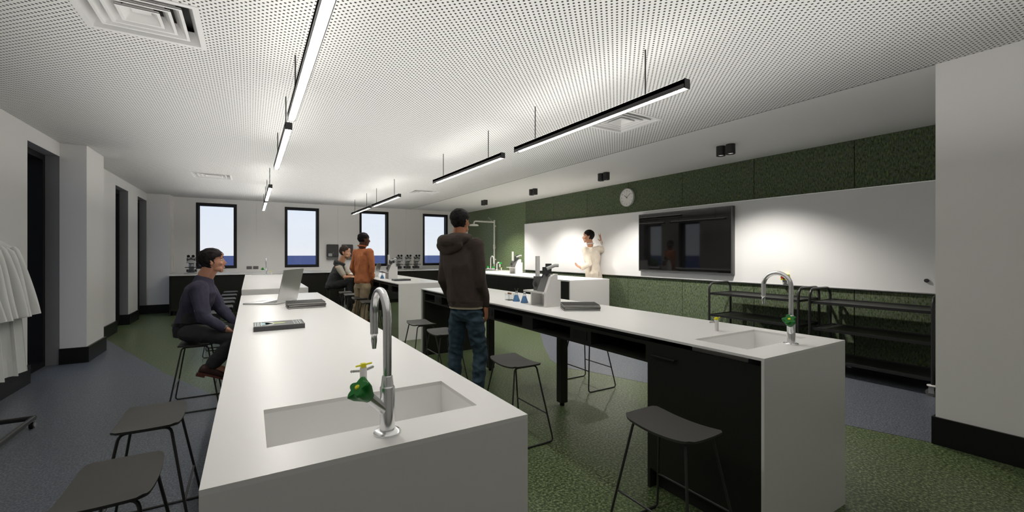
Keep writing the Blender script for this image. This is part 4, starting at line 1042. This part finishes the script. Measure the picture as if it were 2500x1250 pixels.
# 2 -- standing man, brown hoodie, jeans
d0 = 3.92
P = dict(pelvis=J(1139, 757, d0), chest=J(1124, 613, d0), neck=J(1122, 573, d0), head=J(1124, 541, d0), head_f=dirc(.50, .86, .0),
         pelvis_f=dirc(.42, .9), chest_f=dirc(.42, .9),
         shR=J(1162, 600, d0-.07), elR=J(1172, 680, d0-.10), wrR=J(1185, 744, d0-.02),
         shL=J(1092, 601, d0+.07), elL=J(1084, 682, d0+.06), wrL=J(1104, 735, d0+.22),
         hipR=J(1158, 778, d0-.03), knR=J(1173, 866, d0+.02), anR=J(1164, 972, d0-.04),
         hipL=J(1119, 778, d0+.05), knL=J(1112, 862, d0+.10), anL=J(1108, 960, d0+.10), ftR=dirc(.55, .83), ftL=dirc(.2, .98),
         handR=(V((0, 0, -1))+CR*.10, -CR*.9+CF*.3, 1, .32), handL=(dirc(.5, .6, -.4), dirc(.3, -.2, -.5), -1, .4))
t, hb = person('person', 'standing man seen from behind in dark brown hoodie and blue jeans', P, SK2, HD, .90, .006, dict(front=.05, side=-.012, back=-.092, thick=.013, top=.015, wr=.006), base=V((P['pelvis'].x, P['pelvis'].y, 0)))
HO = fabric('dark brown fleece', (.043, .031, .025), .12, .95)
hd_ = torso_mb(P, 1.0, [(.09, .160, .128), (.17, .170, .138), (.38, .160, .130), (.7, .178, .128), (.95, .175, .118), (1.1, .135, .095), (1.32, .07, .068)], sl=(.072, .058, .042))
organic('hoodie', hd_, HO, t, .008, 4, .011, 9, .35)
rp_, fp, _ = basis(P['chest_f']); nk = P['neck']
ob('waistband', MB().loft([(P['pelvis']+Z_*.044, rp_*.168, fp*.136), (P['pelvis']+Z_*.092, rp_*.170, fp*.138)], 28), HO, t, smooth=True)
ob('undershirt', MB().loft([(P['pelvis']+Z_*.022, rp_*.160, fp*.127), (P['pelvis']+Z_*.08, rp_*.156, fp*.124)], 28), mat('beige cotton', (.42, .37, .27), .9), t, smooth=True)
hm = MB()
pts = []
for a in [2*PI*i/24 for i in range(24)]:   # ring round the neck, dropping to a pouch at the back left
    bk = (1-math.cos(a))/2
    pts.append(nk+rp_*(math.sin(a)*.105-.045*bk)+fp*(.085*math.cos(a)-.045*bk)+Z_*(-.012-.050*bk+.0*math.sin(a)))
rs = [.030+.026*(1-math.cos(2*PI*i/24))/2 for i in range(24)]
hm.tube(pts, rs, 12, closed=True)
hm.ell(nk-fp*.105-rp_*.040-Z_*.100, rp_*.135-Z_*.01, fp*.050, (Z_*.080+rp_*.03), 20, 12)
hm.ell(nk-fp*.09-rp_*.095-Z_*.070, rp_*.080, fp*.060, Z_*.045, 16, 10)
hm.ell(nk-fp*.02+rp_*.0-Z_*.012, rp_*.110, fp*.090, Z_*.030, 16, 10)
organic('hood', hm, HO, t, .007, 3, .006, 9, 1.2)
organic('jeans', legs_mb(P, 1.0, .090, .066, .056, .98), fabric('blue denim', (.030, .056, .080), .22, .9, 16), t, .008, 4, .010, 10, 1.4)
for s in ('R', 'L'): shoe(t, V((P['an'+s].x, P['an'+s].y, .095)), P['ft'+s], M['skirt'], M['paleplastic'], .08, 1.08)

# 3 -- standing man, orange shirt, beige chinos
d0 = 8.18
P = dict(pelvis=J(886, 691, d0), chest=J(886, 622, d0), neck=J(884, 602.5, d0), head=J(888.5, 585.5, d0), head_f=dirc(.86, .62, -.03),
         pelvis_f=dirc(.62, .78), chest_f=dirc(.55, .83),
         shR=J(902, 615.5, d0-.10), elR=J(909.5, 652, d0-.12), wrR=J(907.5, 680, d0-.02),
         shL=J(869, 616.5, d0+.10), elL=J(861, 654, d0+.16), wrL=J(872, 676, d0+.32),
         hipR=J(893, 699, d0-.05), knR=J(888, 738, d0-.02), anR=J(890, 783, d0-.10),
         hipL=J(877, 699, d0+.06), knL=J(877, 737, d0+.10), anL=J(862, 775, d0+.16), ftR=dirc(.7, .7), ftL=dirc(.6, .8),
         handR=(V((0, 0, -1))+CR*.05, -CR*.8+CF*.5, 1, .3), handL=(dirc(.7, .5, -.2), dirc(0, 0, -1), -1, .4))
t, hb = person('person', 'standing man in orange shirt and beige chinos seen from behind', P, SK3, HB, 1.0, .007, dict(front=.055, side=.012, back=-.045, thick=.010, top=.022, wr=.009), base=V((P['pelvis'].x, P['pelvis'].y, 0)), build=1.03)
OR = fabric('rust orange cotton', (.46, .155, .060), .10, .9)
sh_ = torso_mb(P, 1.03, [(.0, .158, .130), (.08, .168, .138), (.35, .155, .124), (.7, .175, .130), (.95, .172, .124), (1.12, .125, .100), (1.36, .074, .072)], sl=(.070, .056, .046), sleeve_end=1.0)
o_ = organic('shirt', sh_, OR, t, .008, 4, .012, 8, .7)
rp_, fp, _ = basis(P['chest_f'])
ob('collar', MB().tube([P['neck']+rp_*math.sin(a)*.073+fp*math.cos(a)*.070+Z_*(.012+.012*-math.cos(a)) for a in [2*PI*i/20 for i in range(20)]], .014, 8, closed=True), OR, t, smooth=True)
for s in ('R',):
    e0, w0 = P['el'+s], P['wr'+s]; ob('rolled_cuff', MB().tube([e0.lerp(w0, .62), e0.lerp(w0, .92)], [.056, .052], 16), OR, t, smooth=True)
organic('chinos', legs_mb(P, 1.03, .098, .075, .062, .98), fabric('beige chino', (.36, .275, .175), .12), t, .009, 4, .007, 8, 1)
for s in ('R', 'L'): shoe(t, V((P['an'+s].x, P['an'+s].y, .095)), P['ft'+s], mat('dark shoe', (.03, .02, .015), .5), None, .08, 1.1)

# 4 -- seated man, grey vest
d0 = 10.0
P = dict(pelvis=J(812, 695, d0), chest=J(829, 653, d0), neck=J(832, 640, d0), head=J(843, 616.5, d0-.05), head_f=dirc(.99, -.04, -.05),
         pelvis_f=dirc(.9, .25), chest_f=dirc(.92, .2, -.25),
         shR=J(829, 656, d0-.20), elR=J(842, 677, d0-.24), wrR=J(858, 676, d0-.28),
         shL=J(838, 653, d0+.18), elL=J(852, 672, d0+.15), wrL=J(866, 674, d0-.02),
         hipR=J(812, 698, d0-.10), knR=J(857, 688, d0-.18), anR=J(858, 742, d0-.18), ftR=dirc(1, 0, -.1),
         hipL=J(813, 698, d0+.10), knL=J(862, 690, d0+.15), anL=J(866, 742, d0+.1), ftL=dirc(1, 0, -.1),
         handR=(dirc(.95, -.1, .0), dirc(.1, .4, -1), 1, .3), handL=(dirc(.9, -.3, .0), dirc(.1, .4, -1), -1, .3))
more(P['pelvis'].x+.02, P['pelvis'].y-.02, 'dark stool under the seated man in the grey hooded vest', G2)
t, hb = person('person', 'seated man in grey hooded vest and beige t-shirt leaning forward', P, SK4, HR, 1.15, .007, dict(front=.060, side=.0, back=-.060, thick=.010, top=.022, wr=.007), base=V((P['pelvis'].x, P['pelvis'].y, 0)), build=1.10)
VE = fabric('grey fleece vest', (.050, .052, .054), .12)
vs_ = torso_mb(P, 1.12, [(-.18, .150, .125), (0, .165, .140), (.3, .158, .138), (.65, .172, .135), (.95, .150, .118), (1.15, .11, .09), (1.36, .075, .07)], sl=(.040, .035, .03), sleeve_end=.1)
organic('vest', vs_, VE, t, .009, 4, .008, 7, 1.2)
ts = MB()
for s in ('R', 'L'): ts.cap(P['sh'+s]+(P['chest']-P['sh'+s])*.35, P['sh'+s], .074, .073); ts.cap(P['sh'+s], P['sh'+s].lerp(P['el'+s], .68), .073, .062)
organic('tshirt_sleeves', ts, mat('beige jersey', (.40, .36, .29), .9), t, .009, 3)
rp_, fp, _ = basis(P['chest_f']); nk = P['neck']
hm = MB(); hm.ell(nk-fp*.085-Z_*.02, rp_*.105, fp*.075, Z_*.055, 16, 10); hm.ell(nk-fp*.12-Z_*.07, rp_*.09, fp*.05, Z_*.06, 16, 10)
hm.tube([nk+rp_*math.sin(a)*.085+fp*(math.cos(a)*.085-.01)-Z_*(.012+.02*math.cos(a)) for a in [2*PI*i/20 for i in range(20)]], .03, 10, closed=True)
organic('hood', hm, VE, t, .008, 3, .005, 9, 1.2)
organic('trousers', legs_mb(P, 1.10, .095, .072, .060, .95), fabric('dark trousers', (.018, .019, .020), .12), t, .009, 4, .006, 8, 1)
bd = MB(); hc = P['head']; bd.ell(hc+(hb['f']*.040+hb['u']*-.080)*1.20, hb['r']*.066, hb['f']*.062, hb['u']*.046, 20, 12)
ob('stubble_beard', bd, mat('stubble', (.20, .10, .06), .8), t, smooth=True)
for s in ('R', 'L'): shoe(t, P['an'+s], P['ft'+s], M['skirt'], None, .08, 1.05)

# 5 -- teacher, cream suit
d0 = 8.98
P = dict(pelvis=J(1449, 668, d0), chest=J(1444, 613, d0), neck=J(1441, 598, d0), head=J(1436.5, 577.5, d0), head_f=dirc(-.97, .18, -.02),
         pelvis_f=dirc(-.35, .93), chest_f=dirc(-.45, .9),
         shL=J(1430, 611, d0-.05), elL=J(1438, 645, d0-.20), wrL=J(1421, 655, d0-.16),
         shR=J(1461, 609, d0+.02), elR=J(1482, 612, d0+.06), wrR=J(1470, 591, d0+.06),
         hipR=J(1455, 676, d0+.03), knR=J(1455, 730, d0+.0), anR=V((0, 0, 0)),
         hipL=J(1442, 676, d0-.02), knL=J(1442, 730, d0+.0), anL=V((0, 0, 0)), ftR=dirc(-.3, .9), ftL=dirc(-.5, .9),
         handR=(dirc(-.12, 0, 1), dirc(.2, .9, 0), 1, .08, .16, 1.0), handL=(dirc(-.85, .1, .45), dirc(-.2, -.3, .9), -1, .25, .1, .9))
for s in ('R', 'L'): k_ = P['kn'+s]; P['an'+s] = V((k_.x, k_.y, .10))
t, hb = person('person', 'man in cream suit at the whiteboard with one hand raised', P, SK4, HD, 1.06, .007, dict(front=.058, side=-.002, back=-.075, thick=.012, top=.018, wr=.006), base=V((P['pelvis'].x, P['pelvis'].y, 0)), build=1.03)
SU = fabric('cream wool suit', (.62, .55, .46), .05, .9)
jk = torso_mb(P, 1.03, [(-.45, .185, .150), (-.2, .175, .145), (0, .165, .135), (.4, .148, .122), (.75, .175, .132), (.95, .176, .126), (1.12, .13, .10), (1.3, .078, .074)], sl=(.078, .062, .046))
organic('jacket', jk, SU, t, .008, 4, .010, 7, .6)
organic('trousers', legs_mb(P, 1.0, .095, .075, .065, .98), SU, t, .009, 4, .005, 8, 1)
rp_, fp, _ = basis(P['chest_f'])
ob('shirt_collar', MB().tube([P['neck']+rp_*math.sin(a)*.066+fp*math.cos(a)*.066+Z_*(.022-.010*math.cos(a)) for a in [2*PI*i/20 for i in range(20)]], .012, 8, closed=True), M['paleplastic'], t, smooth=True)
for s in ('R', 'L'):
    e0, w0 = P['el'+s], P['wr'+s]; ob('shirt_cuff', MB().tube([e0.lerp(w0, .95), e0.lerp(w0, 1.03)], .037, 16), M['paleplastic'], t, smooth=True)
ob('jacket_vent', MB().obox(P['pelvis']-fp*.150-Z_*.05+rp_*.02, rp_, Z_, fp, .004, .10, .002), M['reveal'], t)
for s in ('R', 'L'): shoe(t, P['an'+s], P['ft'+s], mat('tan shoe', (.12, .05, .025), .5), None, .08, 1.05)
